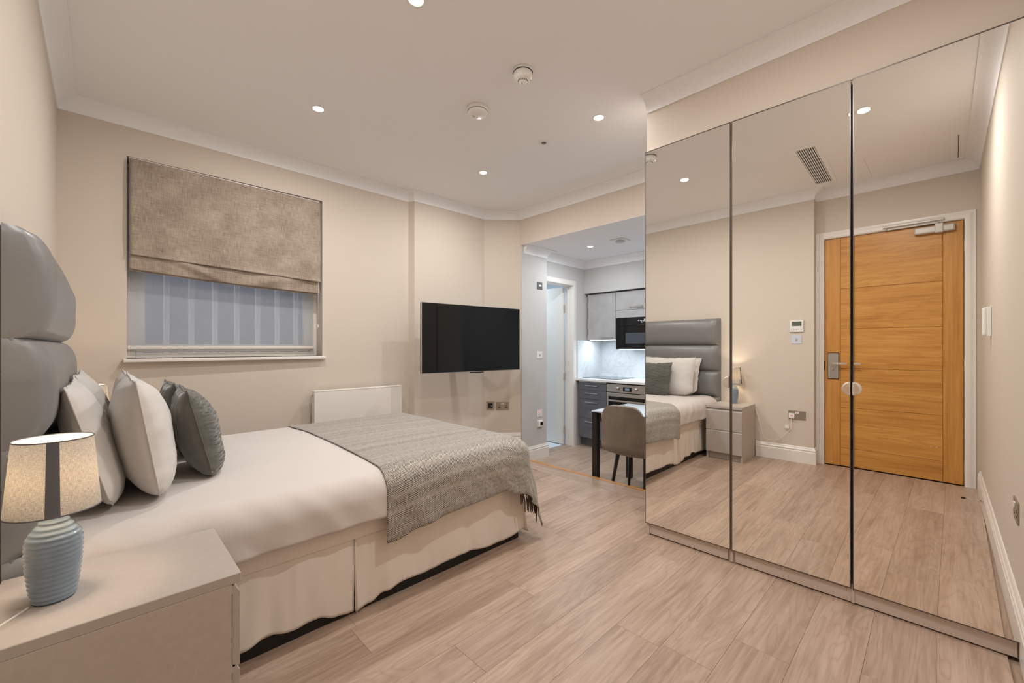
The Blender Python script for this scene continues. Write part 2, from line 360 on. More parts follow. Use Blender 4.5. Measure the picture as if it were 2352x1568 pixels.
# ------------------------------------------------------------------ structure
fl=struct(boxes('floor',[((-.45,-.35,-.20),(3.098,2.92,-.012)),((-.45,2.92,-.20),(3.10,3.85,-.012))],M['floor']))
def planks(parent, x0f, x1f, y0, y1, wdt, ztop, seedoff, mat_):
    rnd=random.Random(seedoff); y=y0; r=0
    while y<y1-1e-4:
        yy=min(y+wdt,y1); a=x0f(y,yy); b=x1f(y,yy); x=a-rnd.uniform(.1,1.1) if r else a-.5
        while x<b:
            e=x+1.28; lo=max(x,a); hi=min(e,b)
            if hi-lo>.02: box('plank',(lo+.0003,y+.0003,ztop-.012),(hi-.0003,yy-.0003,ztop),mat_,parent,.0006)
            x=e
        y=yy; r+=1
planks(fl, lambda a,b:(-.195 if a>.78 else -.305), lambda a,b:2.915, -.19, 3.71, .187, 0, 3, M['floor'])
yy=1.26-1.35
for a,b in ((1.2605,2.36),(2.36,2.92)): box('plank',(2.916,a,-.012),(3.092,b,0),M['floor_y'],fl,.0007)
# far triangle of the raised floor, and its oak nosing
def prism(name, poly, z0, z1, mt, parent=None):
    bm=bmesh.new(); A=[bm.verts.new((x,y,z0)) for x,y in poly]; B=[bm.verts.new((x,y,z1)) for x,y in poly]; n=len(poly)
    bm.faces.new(A[::-1]); bm.faces.new(B)
    for k in range(n): bm.faces.new((A[k],A[(k+1)%n],B[(k+1)%n],B[k]))
    bmesh.ops.recalc_face_normals(bm, faces=list(bm.faces)); return link(name,bm_done(bm,name),mt,parent)
prism('plank',[(2.916,2.921),(3.093,2.921),(3.385,3.25),(3.34,3.385),(3.10,3.595),(2.916,3.6)],-.012,0,M['floor_y'],fl)
prism('step_riser',[(3.098,1.26),(3.1,1.26),(3.1,2.93),(3.40,3.27),(3.385,3.28),(3.098,2.96)],ZL,-.012,M['white'],fl)
prism('step_nosing',[(3.0925,1.26),(3.132,1.26),(3.132,2.925),(3.412,3.25),(3.39,3.275),(3.0925,2.935)],-.014,.002,M['nosing'],fl)
fk=struct(boxes('kitchen_floor',[((3.05,.55,ZL-.06),(5.3,3.41,ZL-.012)),((3.8,3.41,ZL-.06),(4.6,3.55,ZL-.012))],M['floor']))
planks(fk, lambda a,b:3.101, lambda a,b:5.198, .62, 3.40, .187, ZL, 11, M['floor'])
box('door_threshold',(3.87,3.40,ZL-.012),(4.50,3.53,ZL+.001),M['floor'],fk,.001)
struct(boxes('bathroom_floor',[((3.75,3.55,ZL-.06),(5.3,5.3,ZL))],M['bath']))
# walls
struct(wall('wall_right',P0,P1,-.2,ZC,M['paint'],ext0=.12,ext1=.1))
struct(boxes('wall_bulkhead',[((2.42,-.24,2.365),(3.02,1.26,ZC)),((3.02,-.24,-.2),(3.41,1.26,ZC))],M['paint']))
struct(boxes('wall_lintel',[((3.41,1.14,ZK+.002),(3.53,3.34,ZC))],M['paint']))
wk=struct(wall('wall_television_angle',(3.42,3.325),(3.10,3.60),ZL,ZC,M['paint'],ext0=.0,ext1=.03))
struct(wall('wall_television',(3.10,3.60),(2.2175,3.636),-.2,ZC,M['paint'],ext1=0,th=.3))
struct(wall('wall_return',(2.2175,3.636),(2.187,3.70),-.2,ZC,M['paint'],th=.05))
p=Vector(PW[6]); q=Vector(PW[7]); dW=(q-p).normalized()
def sW(x): return (x-p.x)/dW.x
struct(wall('wall_back',PW[6],PW[7],-.2,ZC,M['paint'],holes=[(sW(1.358),sW(.117),1.078,2.415)],th=.22,ext1=.2,ext0=.0))
struct(wall('wall_left',PW[7],PW[8],-.2,ZC,M['paint'],ext0=0,ext1=0,th=.115))
struct(wall('wall_door',(-.305,.91),P0,-.2,ZC,M['paint'],holes=[(.91-.735,.91+.118,-.2,2.222)],ext1=.12,th=.10))
struct(boxes('light_leak_backing',[((-.46,-.3,-.2),(-.43,.95,2.4)),((-.43,-.3,-.2),(-.405,.95,-.012))],M['dark']))  # added dark backing, out of view, stops daylight leaking round the door leaf
struct(boxes('ceiling',[((-.5,-.4,ZC),(3.6,3.95,ZC+.1))],M['ceil']))
struct(boxes('kitchen_ceiling',[((3.411,.5,ZK),(5.35,3.6,ZK+.1))],M['ceil']))
struct(boxes('wall_kitchen_pier',[((3.42,3.31,-.23),(3.85,3.53,ZK))],M['paint_k']))
struct(boxes('wall_kitchen_left',[((3.85,3.41,1.98),(4.50,3.53,ZK)),((4.50,3.41,-.23),(5.32,3.53,ZK))],M['paint_k']))
struct(boxes('wall_kitchen_back',[((5.2,.5,-.23),(5.32,3.41,ZK))],M['paint_k']))
struct(boxes('wall_kitchen_right',[((3.41,.5,ZL),(5.32,.62,ZK)),((3.41,.62,ZL),(3.43,1.14,ZK)) ],M['paint_k']))
struct(boxes('wall_kitchen_bulkhead',[((4.76,.62,1.89),(5.2,3.41,ZK))],M['paint_k']))
struct(boxes('wall_bathroom',[((3.65,5.2,ZL),(5.3,5.3,2.4)),((5.2,3.53,ZL),(5.3,5.2,2.4)),((3.65,3.53,ZL),(3.75,5.2,2.4)),((3.75,3.53,2.3),(5.2,5.2,2.4))],M['bath']))
# coving
def cove_prof(zb,zt,r=.085):
    pr=[(0,zb),(.006,zb)]; 
    for k in range(0,9):
        a=k/8*PI/2; pr.append((.006+(r-.006)*(1-math.cos(a)), zb+.003+(zt-zb-.010)*math.sin(a)))
    pr+=[(r,zt),(0,zt)]; return pr
covepath=[(3.41,1.262),(3.41,3.33),(3.10,3.60),(2.2175,3.636),(2.187,3.70),(-.195,3.745),(-.195,.795),(-.305,.795),P0,(2.42,-.235),(2.42,1.26)]
struct(sweep('trim_1',covepath,cove_prof(ZCB,ZC),M['ceil']))
struct(sweep('trim_2',[(4.76,.62),(4.76,3.41),(3.85,3.41),(3.85,3.31),(3.455,3.31)],cove_prof(2.228,ZK),M['ceil']))
# skirting boards
def sk_prof(h,z0=0): return [(0,z0),(.018,z0),(.018,z0+h*.70),(.0145,z0+h*.73),(.0145,z0+h*.77),(.017,z0+h*.80),(.016,z0+h*.85),(.011,z0+h*.89),(.009,z0+h*.95),(.005,z0+h),(0,z0+h)]
struct(sweep('baseboard_right',[(-.225,-.1985),(2.41,-.235)],sk_prof(.165),M['white']))
struct(sweep('baseboard_left',[(-.195,1.30),(-.195,.795),(-.285,.795)],sk_prof(.160),M['white']))
struct(sweep('baseboard_back',[(3.418,3.327),(3.10,3.60),(2.2175,3.636),(2.187,3.70),(-.195,3.745),(-.195,3.2)],sk_prof(.178),M['white']))
struct(sweep('baseboard_kitchen',[(3.85,3.335),(3.85,3.31),(3.43,3.31)],sk_prof(.165,ZL),M['white']))

# ------------------------------------------------------------------ window
wn=struct(boxes('window_1',[],M['white']))
yw=3.895
def wb(name,x0,x1,y0,y1,z0,z1,mt,bev=.003): return box(name,(x0,y0,z0),(x1,y1,z1),mt,wn,bev)
wb('window_frame',.09,.165,yw-.03,yw+.06,1.078,2.415,M['white']); wb('window_frame',1.31,1.385,yw-.03,yw+.06,1.078,2.415,M['white'])
wb('window_frame',.165,1.31,yw-.03,yw+.06,1.078,1.115,M['white']); wb('window_frame',.165,1.31,yw-.03,yw+.06,2.35,2.415,M['white'])
wb('sash_rail',.165,1.31,yw-.015,yw+.03,1.118,1.175,M['white']); wb('sash_stile',.165,.215,yw-.015,yw+.03,1.175,2.35,M['white']); wb('sash_stile',1.26,1.31,yw-.015,yw+.03,1.175,2.35,M['white'])
wb('sash_rail',.215,1.26,yw-.015,yw+.03,1.72,1.77,M['white'])
wb('pane',.215,1.26,yw+.005,yw+.009,1.175,1.72,M['glass'],0); wb('pane',.215,1.26,yw+.005,yw+.009,1.77,2.35,M['glass'],0)
sb=boxes('window_sill',[((.098,3.675,1.054),(1.376,3.93,1.078))],M['white'],wn); bmod=sb.modifiers.new('b','BEVEL'); bmod.width=.006; bmod.segments=3
# pale bars and the light well behind the window
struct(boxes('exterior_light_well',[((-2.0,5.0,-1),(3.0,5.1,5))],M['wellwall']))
for k in range(8):
    box('window_bar',(.178+k*.1495,4.02,1.0),(.211+k*.1495,4.05,2.5),M['wellbar'],wn,.004)
for z_ in (1.0,2.47): box('bar_rail',(.05,4.02,z_),(1.42,4.05,z_+.03),M['wellbar'],wn)
for x_ in (.06,1.39):
    for z_ in (1.0,2.47): box('bar_bracket',(x_,3.955,z_),(x_+.02,4.05,z_+.03),M['wellbar'],wn)
# roller blind
rb=empty('roller_blind','sheer white roller blind hanging behind the taupe roman blind','blind',(.727,3.84,1.15))
box('blind_cloth',(-.60,-.0006,.01),(.60,.0006,1.22),M['sheer'],rb)
box('bottom_bar',(-.605,-.006,-.012),(.605,.006,.014),M['white'],rb,.003)
tube('blind_roller',[(-.61,0,1.235),(.61,0,1.235)],.018,M['white'],rb,12)
# bead chain
bm=bmesh.new()
for k in range(90): bmesh.ops.create_icosphere(bm,subdivisions=1,radius=.0022,matrix=Matrix.Translation((-.607,-.015-.012*(k%2),1.2-.0125*k*.9)))
link('bead_chain',bm_done(bm,'bead_chain'),M['steel'],rb,smooth=True)
# roman blind
rm=empty('roman_blind','taupe chenille roman blind with a sagging lower fold over the window','blind',(.735,3.725,0))
X0,X1=-.606,.606
def zb1(u): return 1.765+(1.712-1.765)*u
def roman_main(u,v):
    x=X0+(X1-X0)*u; z=2.398+(zb1(u)-2.398)*v
    y=-.004*math.sin(v*PI)*1.5 + .004*noise.noise((u*4,v*3,2)) + .0022*math.sin(v*PI*2.02)*(1 if v>.5 else .4)
    if .62<v<.66: y+=.0025*math.sin((v-.62)/.04*PI)
    if v>.97: y-=.010*(v-.97)/.03
    return (x,y-.012,z)
grid('blind_cloth',roman_main,60,60,M['roman'],rm,lambda u,v:(u*1.21,v*.66),thick=.003)
def fold(u,v):
    x=X0+(X1-X0)*u*.997; top=zb1(u)+.022; bot=1.672+(1.607-1.672)*u - .008*math.sin(u*PI*1.3)
    z=top+(bot-top)*v
    w_=math.exp(-((u-.30+.10*(v-.5)*-2)/.06)**2)*.026 + math.exp(-((u-.62-.12*(1-v))/.09)**2)*.018 + .008*math.sin(u*17+v*3)*(.3+u)
    y=-.004+.020*v*0 - w_*math.sin(v*PI) -.004
    return (x,y+.006,z)
grid('lower_fold',fold,90,16,M['roman'],rm,lambda u,v:(u*1.21,.66+v*.09),thick=.003)
def fold2(u,v):
    x=X0+(X1-X0)*u*.995; top=1.70+(1.635-1.70)*u; bot=1.662+(1.596-1.662)*u -.006*math.sin(u*PI*1.3)
    return (x,.012+.003*math.sin(u*23),top+(bot-top)*v)
grid('back_fold',fold2,60,6,M['roman'],rm,lambda u,v:(u*1.21,.8+v*.04),thick=.003)
box('head_rail',(X0,.005,2.375),(X1,.03,2.41),M['white'],rm,.002)
tube('pull_cord',[(.585,-.01,2.37),(.588,-.012,1.7),(.586,-.012,1.345)],.0015,M['cable'],rm,6)
lathe('cord_weight',[(.002,0),(.004,.004),(.003,.025),(.001,.03)],M['whitep'],rm,10,loc=(.586,-.012,1.32))
tube('side_cord',[(.60,-.002,2.37),(.603,-.002,1.73)],.0012,M['dark'],rm,6)

# ------------------------------------------------------------------ entrance door (seen in the mirrors)
dr=struct(boxes('door_1',[],M['white']))
xf=-.318
def db(name,y0,y1,z0,z1,mt,x0=xf-.044,x1=xf,bev=.0015): return box(name,(x0,y0,z0),(x1,y1,z1),mt,dr,bev)
db('door_stile',.603,.724,.006,2.212,M['oak_z']); db('door_stile',-.106,.013,.006,2.212,M['oak_z'])
zs=[.006,.180,.57,.95,1.33,1.72,2.212]
for a,b in zip(zs,zs[1:]): db('door_board',.0145,.6015,a+.001,b-.001,M['oak_y'])
db('door_core',0.0,.61,.01,2.2,M['dark'],xf-.040,xf-.006)
# lining and architraves
db('door_lining',.727,.735,0,2.222,M['white'],-.405,-.305); db('door_lining',-.118,-.110,0,2.222,M['white'],-.405,-.305); db('door_lining',-.118,.735,2.214,2.222,M['white'],-.405,-.305)
ap=[(0,0),(0,.014),(.010,.018),(.030,.018),(.050,.014),(.064,.014),(.068,.0)]
def arch(parent,base,axis_u,up,inner0,inner1,top,zbot,wd,outn,mt,name='architrave'):
    """mitred casing: base point, unit along wall, inner edges at u=inner0..inner1, head at z=top"""
    bm=bmesh.new(); U=Vector(axis_u); O=Vector(outn); B=Vector(base)
    path=[(inner0,zbot,-1,0),(inner0,top,-1,1),(inner1,top,1,1),(inner1,zbot,1,0)]; rings=[]
    for u,z,du,dz in path:
        rings.append([bm.verts.new(B+U*(u+du*d*wd/.068)+Vector((0,0,z+dz*d*wd/.068))+O*t) for d,t in ap])
    L=len(ap)
    for A,Bq in zip(rings,rings[1:]):
        for k in range(L): bm.faces.new((A[k],Bq[k],Bq[(k+1)%L],A[(k+1)%L]))
    bm.faces.new(rings[0]); bm.faces.new(rings[-1][::-1]); bmesh.ops.recalc_face_normals(bm,faces=list(bm.faces))
    return link(name,bm_done(bm,name),mt,parent)
arch(dr,(-.305,0,0),(0,1,0),None,-.112,.729,2.218,0,.066,(1,0,0),M['white'])
for z0 in (1.945,.95,.10):
    h=box('hinge',(xf+.001,-.119,z0),(xf+.009,-.107,z0+.105),M['nickel'],dr,.003)
# lock plate with lever and thumb turn
bp_=db('lock_backplate',.612,.702,.842,1.102,M['black'],xf+.0002,xf+.006,.002); lp=box('lock_plate',(xf+.006,.617,.848),(xf+.014,.699,1.096),M['steel'],dr,.002)
lv=bmesh.new(); bm_box(lv,(xf+.045,.548,.986),(xf+.056,.668,1.006),.004,2)
hv=link('lever_handle',bm_done(lv,'lever_handle'),M['chrome'],dr,smooth=False)
tube('lever_spindle',[(xf+.012,.657,.996),(xf+.052,.657,.996)],.010,M['chrome'],dr,16)
tt=lathe('thumb_turn',[(.0,0),(.012,0),(.012,.012),(.008,.02),(0,.02)],M['nickel'],dr,16,sy=.45,loc=(xf+.014,.660,.935),rot=(0,PI/2,0),cap=False)
box('strike',(-.317,.7255,.93),(-.303,.7285,1.02),M['black'],dr,.0)
for yy_ in (.052,.085): lathe('screw_hole',[(0,0),(.004,0),(.003,.001)],M['whitep'],dr,8,loc=(xf+.0002,yy_,.295-.0*yy_),rot=(0,PI/2,0),cap=False)
# overhead closer
cl=empty('door_closer','silver overhead closer arm and body at the top of the oak door','door closer',(xf,.06,2.165))
bmx=bmesh.new(); bm_box(bmx,(.001,-.118,-.033),(.046,.128,.028),.012,2); link('closer_body',bm_done(bmx,'closer_body'),M['silverp'],cl)
box('pivot_housing',(.002,-.05,-.038),(.052,.0,.044),M['silverp'],cl,.006,2)
box('slide_rail',(.034,-.055,.066),(.052,.335,.084),M['silverp'],cl,.003)
box('closer_arm',(.028,-.02,.046),(.036,.315,.056),M['silverp'],cl,.002)
tube('arm_pivot',[(.032,.31,.05),(.040,.31,.07)],.007,M['silverp'],cl,12)
# kitchen-side bathroom door
d2=struct(boxes('door_2',[],M['white']))
arch(d2,(0,3.41,0),(1,0,0),None,3.872,4.492,1.975,ZL,.070,(0,-1,0),M['white'])
box('door_lining',(4.492,3.41,ZL),(4.50,3.53,1.98),M['white'],d2); box('door_lining',(3.85,3.41,1.972),(4.50,3.53,1.98),M['white'],d2); box('door_lining',(4.478,3.475,ZL),(4.492,3.49,1.972),M['white'],d2)
box('door_leaf',(4.446,3.54,ZL+.012),(4.488,4.22,1.965),M['white'],d2,.002)
for z0 in (1.62,.70,-.02):
    hb=box('hinge',(4.468,3.5285,z0),(4.506,3.5405,z0+.105),M['silverp'],d2,.002)
    for q_ in range(4):
        for sx_ in (4.474,4.500): lathe('screw',[(0,0),(.0022,0)],M['dark'],hb,6,loc=(sx_-4.488,-.0062,-.037+q_*.025),rot=(PI/2,0,0),cap=False)
tube('leaf_closer',[(4.25,3.75,1.97),(4.25,3.75,2.05)],.012,M['chrome'],d2,10)

# ------------------------------------------------------------------ mirrored wardrobe
wd=empty('mirrored_wardrobe','tall wardrobe with three full-height mirror doors and pale grey plinth','wardrobe',(2.42,.51,0))
def wbx(name,lo,hi,mt,bev=.001,par=None):
    lo=Vector(lo)-Vector((2.42,.51,0)); hi=Vector(hi)-Vector((2.42,.51,0)); return box(name,lo,hi,mt,par or wd,bev)
for a,b in ((1.236,1.254),(.767,.785),(.749,.7665),(-.231,-.213)): wbx('side_panel',(2.418,a,.0),(3.0,b,2.36),M['ward'])
for a,b in ((.785,1.236),(-.213,.749)):
    wbx('base_shelf',(2.420,a,.062),(3.0,b,.080),M['ward']); wbx('top_panel',(2.420,a,2.342),(3.0,b,2.36),M['ward']); wbx('back_panel',(2.995,a,.08),(3.0,b,2.342),M['ward'])
for a,b in ((.785,1.236),(.26,.749),(-.213,.259)): wbx('plinth',(2.409,a,.006),(2.421,b,.064),M['ward'])
wbx('plinth_foot',(2.404,1.236,.0),(2.4178,1.256,.062),M['ward']); wbx('filler_strip',(2.400,-.2345,.0),(2.42,-.231,2.36),M['ward'])
for y_ in (.765,.2595): wbx('plinth_clip',(2.405,y_-.006,.004),(2.409,y_+.006,.060),M['ward'],.001)
def wdoor(hx,hy,L,eps):
    """hx,hy hinge edge; L signed length along y; eps tilt"""
    t=Vector((eps*1.0,1)).normalized(); ang=math.atan2(-t.x,t.y)
    bm=bmesh.new(); y0,y1=(0,L) if L>0 else (L,0)
    bm_box(bm,(.004,y0+.0015,0),(.020,y1-.0015,2.288),.0008)
    o=link('door',bm_done(bm,'door'),M['ward'],wd); o.location=(hx-2.42,hy-.51,.070); o.rotation_euler=(0,0,ang)
    bm=bmesh.new(); bm_box(bm,(0,y0+.0045,.004),(.004,y1-.0045,2.283)); mm=link('mirror',bm_done(bm,'mirror'),M['mirror'],o)
    bm=bmesh.new()
    for lo,hi in (((-.0004,y0+.001,0),(.0046,y0+.0045,2.288)),((-.0004,y1-.0045,0),(.0046,y1-.001,2.288)),((-.0008,y0+.001,0),(.0046,y1-.001,.004)),((-.0008,y0+.001,2.283),(.0046,y1-.001,2.288))): bm_box(bm,lo,hi)
    link('edge_trim',bm_done(bm,'edge_trim'),M['edge'],o)
    return o
def half_handle(o,y,side):
    bm=bmesh.new(); n=20; R=.032
    prof=[(math.cos(PI*k/n-PI/2)*R,math.sin(PI*k/n-PI/2)*R) for k in range(n+1)]
    A=[bm.verts.new((-.003,y+side*a,b+.898)) for a,b in prof]; Bv=[bm.verts.new((-.022,y+side*a*.9,b*.9+.898)) for a,b in prof]
    m_=len(A)
    for k in range(m_): bm.faces.new((A[k],A[(k+1)%m_],Bv[(k+1)%m_],Bv[k]))
    bm.faces.new(Bv); bm.faces.new(A[::-1]); bmesh.ops.recalc_face_normals(bm,faces=list(bm.faces))
    ho=link('handle',bm_done(bm,'handle'),M['handle'],o); mb=ho.modifiers.new('b','BEVEL'); mb.width=.005; mb.segments=3
d_1=wdoor(2.396,.768,.492,0.0); half_handle(d_1,.004,1)
d_2=wdoor(2.396,.764,-.4985,-.008); half_handle(d_2,-.4975,1)
d_3=wdoor(2.393,-.238,.4985,.011); half_handle(d_3,.4975,-1)

# ------------------------------------------------------------------ bed
bed=empty('double_bed','double divan bed with cream valance skirt, white duvet and grey throw at its foot','bed',(0,0,0))
box('black_plinth',(-.088,1.775,0),(1.803,3.12,.053),M['divan'],bed,.003)
box('plinth_edge',(-.088,1.778,.053),(1.800,3.117,.056),M['nickel'],bed)
box('divan_base',(-.088,1.80,.056),(1.775,3.10,.325),M['divan'],bed,.01)
box('mattress',(-.088,1.79,.326),(1.79,3.11,.575),M['skirt'],bed,.04,4)
hemx=[-.12,.36,.43,.54,.63,.70,.775]; hemz=[.03,.041,.060,.041,.044,.02,.006]
hemx2=[.785,.85,.91,1.01,1.15,1.32,1.62,1.80]; hemz2=[.006,.011,.037,.049,.040,.052,.023,.045]
def interp(x,X,Z):
    if x<=X[0]: return Z[0]
    for a,b,c,d in zip(X,X[1:],Z,Z[1:]):
        if x<=b:
            t=(x-a)/(b-a); t=t*t*(3-2*t); return c+(d-c)*t
    return Z[-1]
def skirt(x0,x1,HX,HZ,seed,flare=.0):
    def fn(u,v):
        x=x0+(x1-x0)*u; zt=.330; zb=interp(x,HX,HZ); z=zt+(zb-zt)*v
        zb+=.006; z=zt+(zb-zt)*v; am=.003+.008*(v**.5); wv=noise.noise((x*9,seed,v*.8))*1.3+.6*noise.noise((x*21,seed+3,v*1.2))
        y=1.764-.002*v-am*wv-.003*max(0,noise.noise((x*30,seed+6,.3)))*(1-v)*2-flare*max(0,(u-.75)/.25)**2*v*.0
        return (x+.05*flare*v*u,y,z)
    return fn
grid('skirt_panel',skirt(-.12,.779,hemx,hemz,1),90,24,M['skirt'],bed,thick=.002)
grid('skirt_panel',skirt(.781,1.81,hemx2,hemz2,7,.6),100,24,M['skirt'],bed,thick=.002)
tube('skirt_seam',[(.7785,1.752,.327),(.779,1.744,.17),(.781,1.742,.012)],.0022,M['skirt'],bed,6)
def skirt_foot(u,v):
    y=1.76+1.37*u; z=.33+(.04-.33)*v
    return (1.812+.028*v+.010*noise.noise((y*9,3,v))*v,y-.03*v*(1-u),z)
grid('skirt_panel',skirt_foot,80,16,M['skirt'],bed,thick=.002)
def skirt_far(u,v):
    x=-.12+1.93*u; return (x,3.135+.01*v+.010*noise.noise((x*9,5,v))*v,.33+(.04-.33)*v)
grid('skirt_panel',skirt_far,60,10,M['skirt'],bed,thick=.002)
# band of the valance / sheet side above the skirt
def band(u,v):
    per=[(-.12,1.758),(1.79,1.758),(1.815,1.785),(1.815,3.11),(1.79,3.135),(-.12,3.135)]
    L=[0]
    for a,b in zip(per,per[1:]): L.append(L[-1]+math.hypot(b[0]-a[0],b[1]-a[1]))
    s=u*L[-1]
    for k in range(len(per)-1):
        if s<=L[k+1]+1e-9:
            t=(s-L[k])/(L[k+1]-L[k]); x=per[k][0]+(per[k+1][0]-per[k][0])*t; y=per[k][1]+(per[k+1][1]-per[k][1])*t; break
    o=.006*math.sin(v*PI)*1.2+.003*noise.noise((s*5,v*2,1)); 
    cx,cy=(.85,2.45); dx,dy=(0,-1) if k==0 else ((1,0) if k in(1,2,3) else (0,1))
    return (x+dx*o,y+dy*o,.326+v*.12)
grid('mattress_band',band,160,8,M['skirt'],bed)
def drape(q0,q1,r,zt,s,t,disp=0.0,ext=0):
    qx=min(max(s,q0[0]),q1[0]); qy=min(max(t,q0[1]),q1[1]); ex=s-qx; ey=t-qy; L=math.hypot(ex,ey)
    crown=.018*math.sin(PI*min(1,max(0,(qy-q0[1])/(q1[1]-q0[1]))))*math.sin(PI*min(1,max(0,(qx-q0[0])/(q1[0]-q0[0])))) 
    if L<1e-9: return Vector((s,t,zt+crown+disp))
    dx,dy=ex/L,ey/L
    if L<=r*PI/2:
        a=L/r; rr=r+disp; return Vector((qx+dx*rr*math.sin(a),qy+dy*rr*math.sin(a),zt-r+rr*math.cos(a)+crown*math.cos(a)))
    return Vector((qx+dx*(r+disp),qy+dy*(r+disp),zt-r-(L-r*PI/2)))
Q0=(-.088,1.80); Q1=(1.755,3.11); R0=.105; ZT=.600
LH=R0*PI/2+(ZT-R0-.408)
def duvet(u,v):
    s=-.088+(1.755+.088+LH)*u; t=(1.80-LH)+(3.11-1.80+2*LH)*v
    edge=max(0,1.82-t)/LH if t<1.82 else 0
    hide=max(0,min(1,(s-1.15)*4))
    w_=.006*noise.noise((s*2.2,t*2.2,0))+ edge*(.016*noise.noise((s*5,t*2.5,4))+.009*noise.noise((s*11+t*9,t*4,9))) +.0016*noise.noise((s*9,t*9,2))
    p_=drape(Q0,Q1,R0-.012*hide,ZT-.004*hide,s,t,w_)
    if edge>.85: p_.z+=.012*noise.noise((s*4,0,1))
    return p_
grid('duvet',duvet,170,150,M['duvet'],bed,thick=.008)
# headboard: five upholstered bars
hb=empty('headboard','grey faux-leather headboard padded in horizontal bars against the wall','headboard',(0,0,0))
for o_ in (hb,): pass
HY0,HY1=1.697,3.19
def hbar(z0,z1):
    def fn(u,v):
        # u: around (left end - front - right end), v: bottom to top
        yv=HY0+(HY1-HY0)*u; e=min(1,min(u,1-u)/.075); ez=1-abs(2*v-1)**2.6
        b=(1-(1-e)**2.2)**.5*(.42+.58*max(0,ez)**.55)*(1 if 0<v<1 else .42/.42)
        return (-.186+.094*b+.006*noise.noise((yv*2,v*2,z0*7))*b, yv, z0+(z1-z0)*v)
    return fn
zsb=[.30,.59,.883,1.178,1.478]
for a,b in zip(zsb,zsb[1:]): grid('padded_bar',hbar(a+.0003,b-.0003),90,26,M['head'],hb)
box('headboard_back',(-.194,HY0+.01,.30),(-.166,HY1-.01,1.474),M['head'],hb,.004)
for y_ in (2.0,2.9): box('leg',(-.19,y_-.03,0),(-.165,y_+.03,.30),M['blackleg'],hb,.002)

# pillows
def pillow(name,label,cat,cx,cy,wid,hgt,th,tilt,z0,mt,seed,yaw=0,group=None,ruched=False,roll=0,nu=60,nv=44):
    t=empty(name,label,cat,(cx,cy,z0),yaw,group)
    def side(sgn):
        def fn(u,v):
            a=2*u-1; b=2*v-1
            # outline pinched between the corners
            pin=.035*(1-b*b)*abs(a)**3; pz_=.05*(1-a*a)*abs(b)**3
            cr_=max(0,-b)**5*.10 if not ruched else max(0,-b)**5*.05
            y=a*wid/2*(1-pin*1.6-cr_) ; z=(b*(1-pz_*1.4*(1 if b>0 else .2))+1)*hgt/2 + .045*max(0,-b)**3*abs(a)**6
            k=max(0,(1-abs(a)**2.6))**.62*max(0,(1-abs(b)**2.3))**.62
            x=th/2*k*sgn
            x+= .010*noise.noise((a*1.7+seed,b*1.7,seed))*k
            cr=noise.noise((a*3.3+seed*3,b*3.3,sgn+seed)); x+= sgn*(.005*cr*(1-k*.5)+.0035*(abs(noise.noise((a*4+b*3+seed,b*5-a*2,seed*2)))-.2))*(k>0.01)
            y+= .006*noise.noise((a*2,b*5,seed+8)); z+=.008*noise.noise((a*5,b*2,seed+5))*(1 if v>.2 else .3)
            if ruched and sgn>0 and abs(a)<.93 and k>.02:
                ph=z*2*PI/.0175+2.0*math.sin(y*2*PI/.12+math.floor(z/.0175)*PI)*.8+1.8*noise.noise((y*8,z*6,seed))
                q=(ph/(2*PI))%1.0; x+=.0085*(q**.7 if q<.82 else (1-q)/.18*.82**.7)*min(1,k*2.5)
            sl=b*-.0
            X=x*math.cos(tilt)-z*math.sin(tilt); Z=x*math.sin(tilt)*.6+z*math.cos(tilt)
            if Z<0.004: Z=0.004*Z/.004 if Z>-.0 else .0
            # sag: bottom spreads
            X+=sgn*.02*max(0,1-z/(hgt*.35))*k
            return (X,y+roll*z,Z)
        return fn
    n1,n2=(nu,nv) if not ruched else (110,300)
    if ruched:
        grid('ruched_front',side(1),n1,n2,mt,t); grid('plain_back',side(-1),nu,nv,mt,t)
    else:
        grid('pillowcase_front',side(1),nu,nv,mt,t); grid('pillowcase_back',side(-1),nu,nv,mt,t)
    # seam cord
    F=side(1); pts=[F(u/30,0) for u in range(31)]+[F(1,v/24) for v in range(1,25)]+[F(1-u/30,1) for u in range(1,31)]+[F(0,1-v/24) for v in range(1,24)]
    bm=bmesh.new(); tube_bm(bm,pts+[pts[0]],.0028,6); link('seam',bm_done(bm,'seam'),mt,t,smooth=True)
    return t
ZB=.607
pillow('pillow','white pillow leaning on the headboard, on the side nearest the lit blue lamp','pillow',.030,2.20,.66,.44,.125,.26,ZB,M['pillow'],1.3,group='white pillows')
pillow('pillow','white pillow leaning on the headboard on the window side, only its top corner showing','pillow',.030,2.86,.64,.445,.125,.25,ZB,M['pillow'],4.1,group='white pillows')
pillow('pillow','white upright front-row pillow nearest the blue lamp, behind the nearer velvet cushion','pillow',.150,2.20,.66,.44,.18,.16,ZB,M['pillow'],7.7,group='white pillows')
pillow('pillow','white upright pillow in the front row on the window side, behind the farther velvet cushion','pillow',.160,2.87,.63,.43,.15,.18,ZB,M['pillow'],9.2,group='white pillows')
pillow('cushion','sage grey velvet cushion with rippled pleats, nearer to the camera','cushion',.340,2.27,.42,.385,.15,.24,ZB,M['cush'],2.2,ruched=True,group='velvet cushions',yaw=-.05)
pillow('cushion','sage grey velvet cushion with rippled pleats on the window side, mostly hidden','cushion',.325,2.70,.42,.385,.14,.22,ZB,M['cush'],5.2,ruched=True,group='velvet cushions')

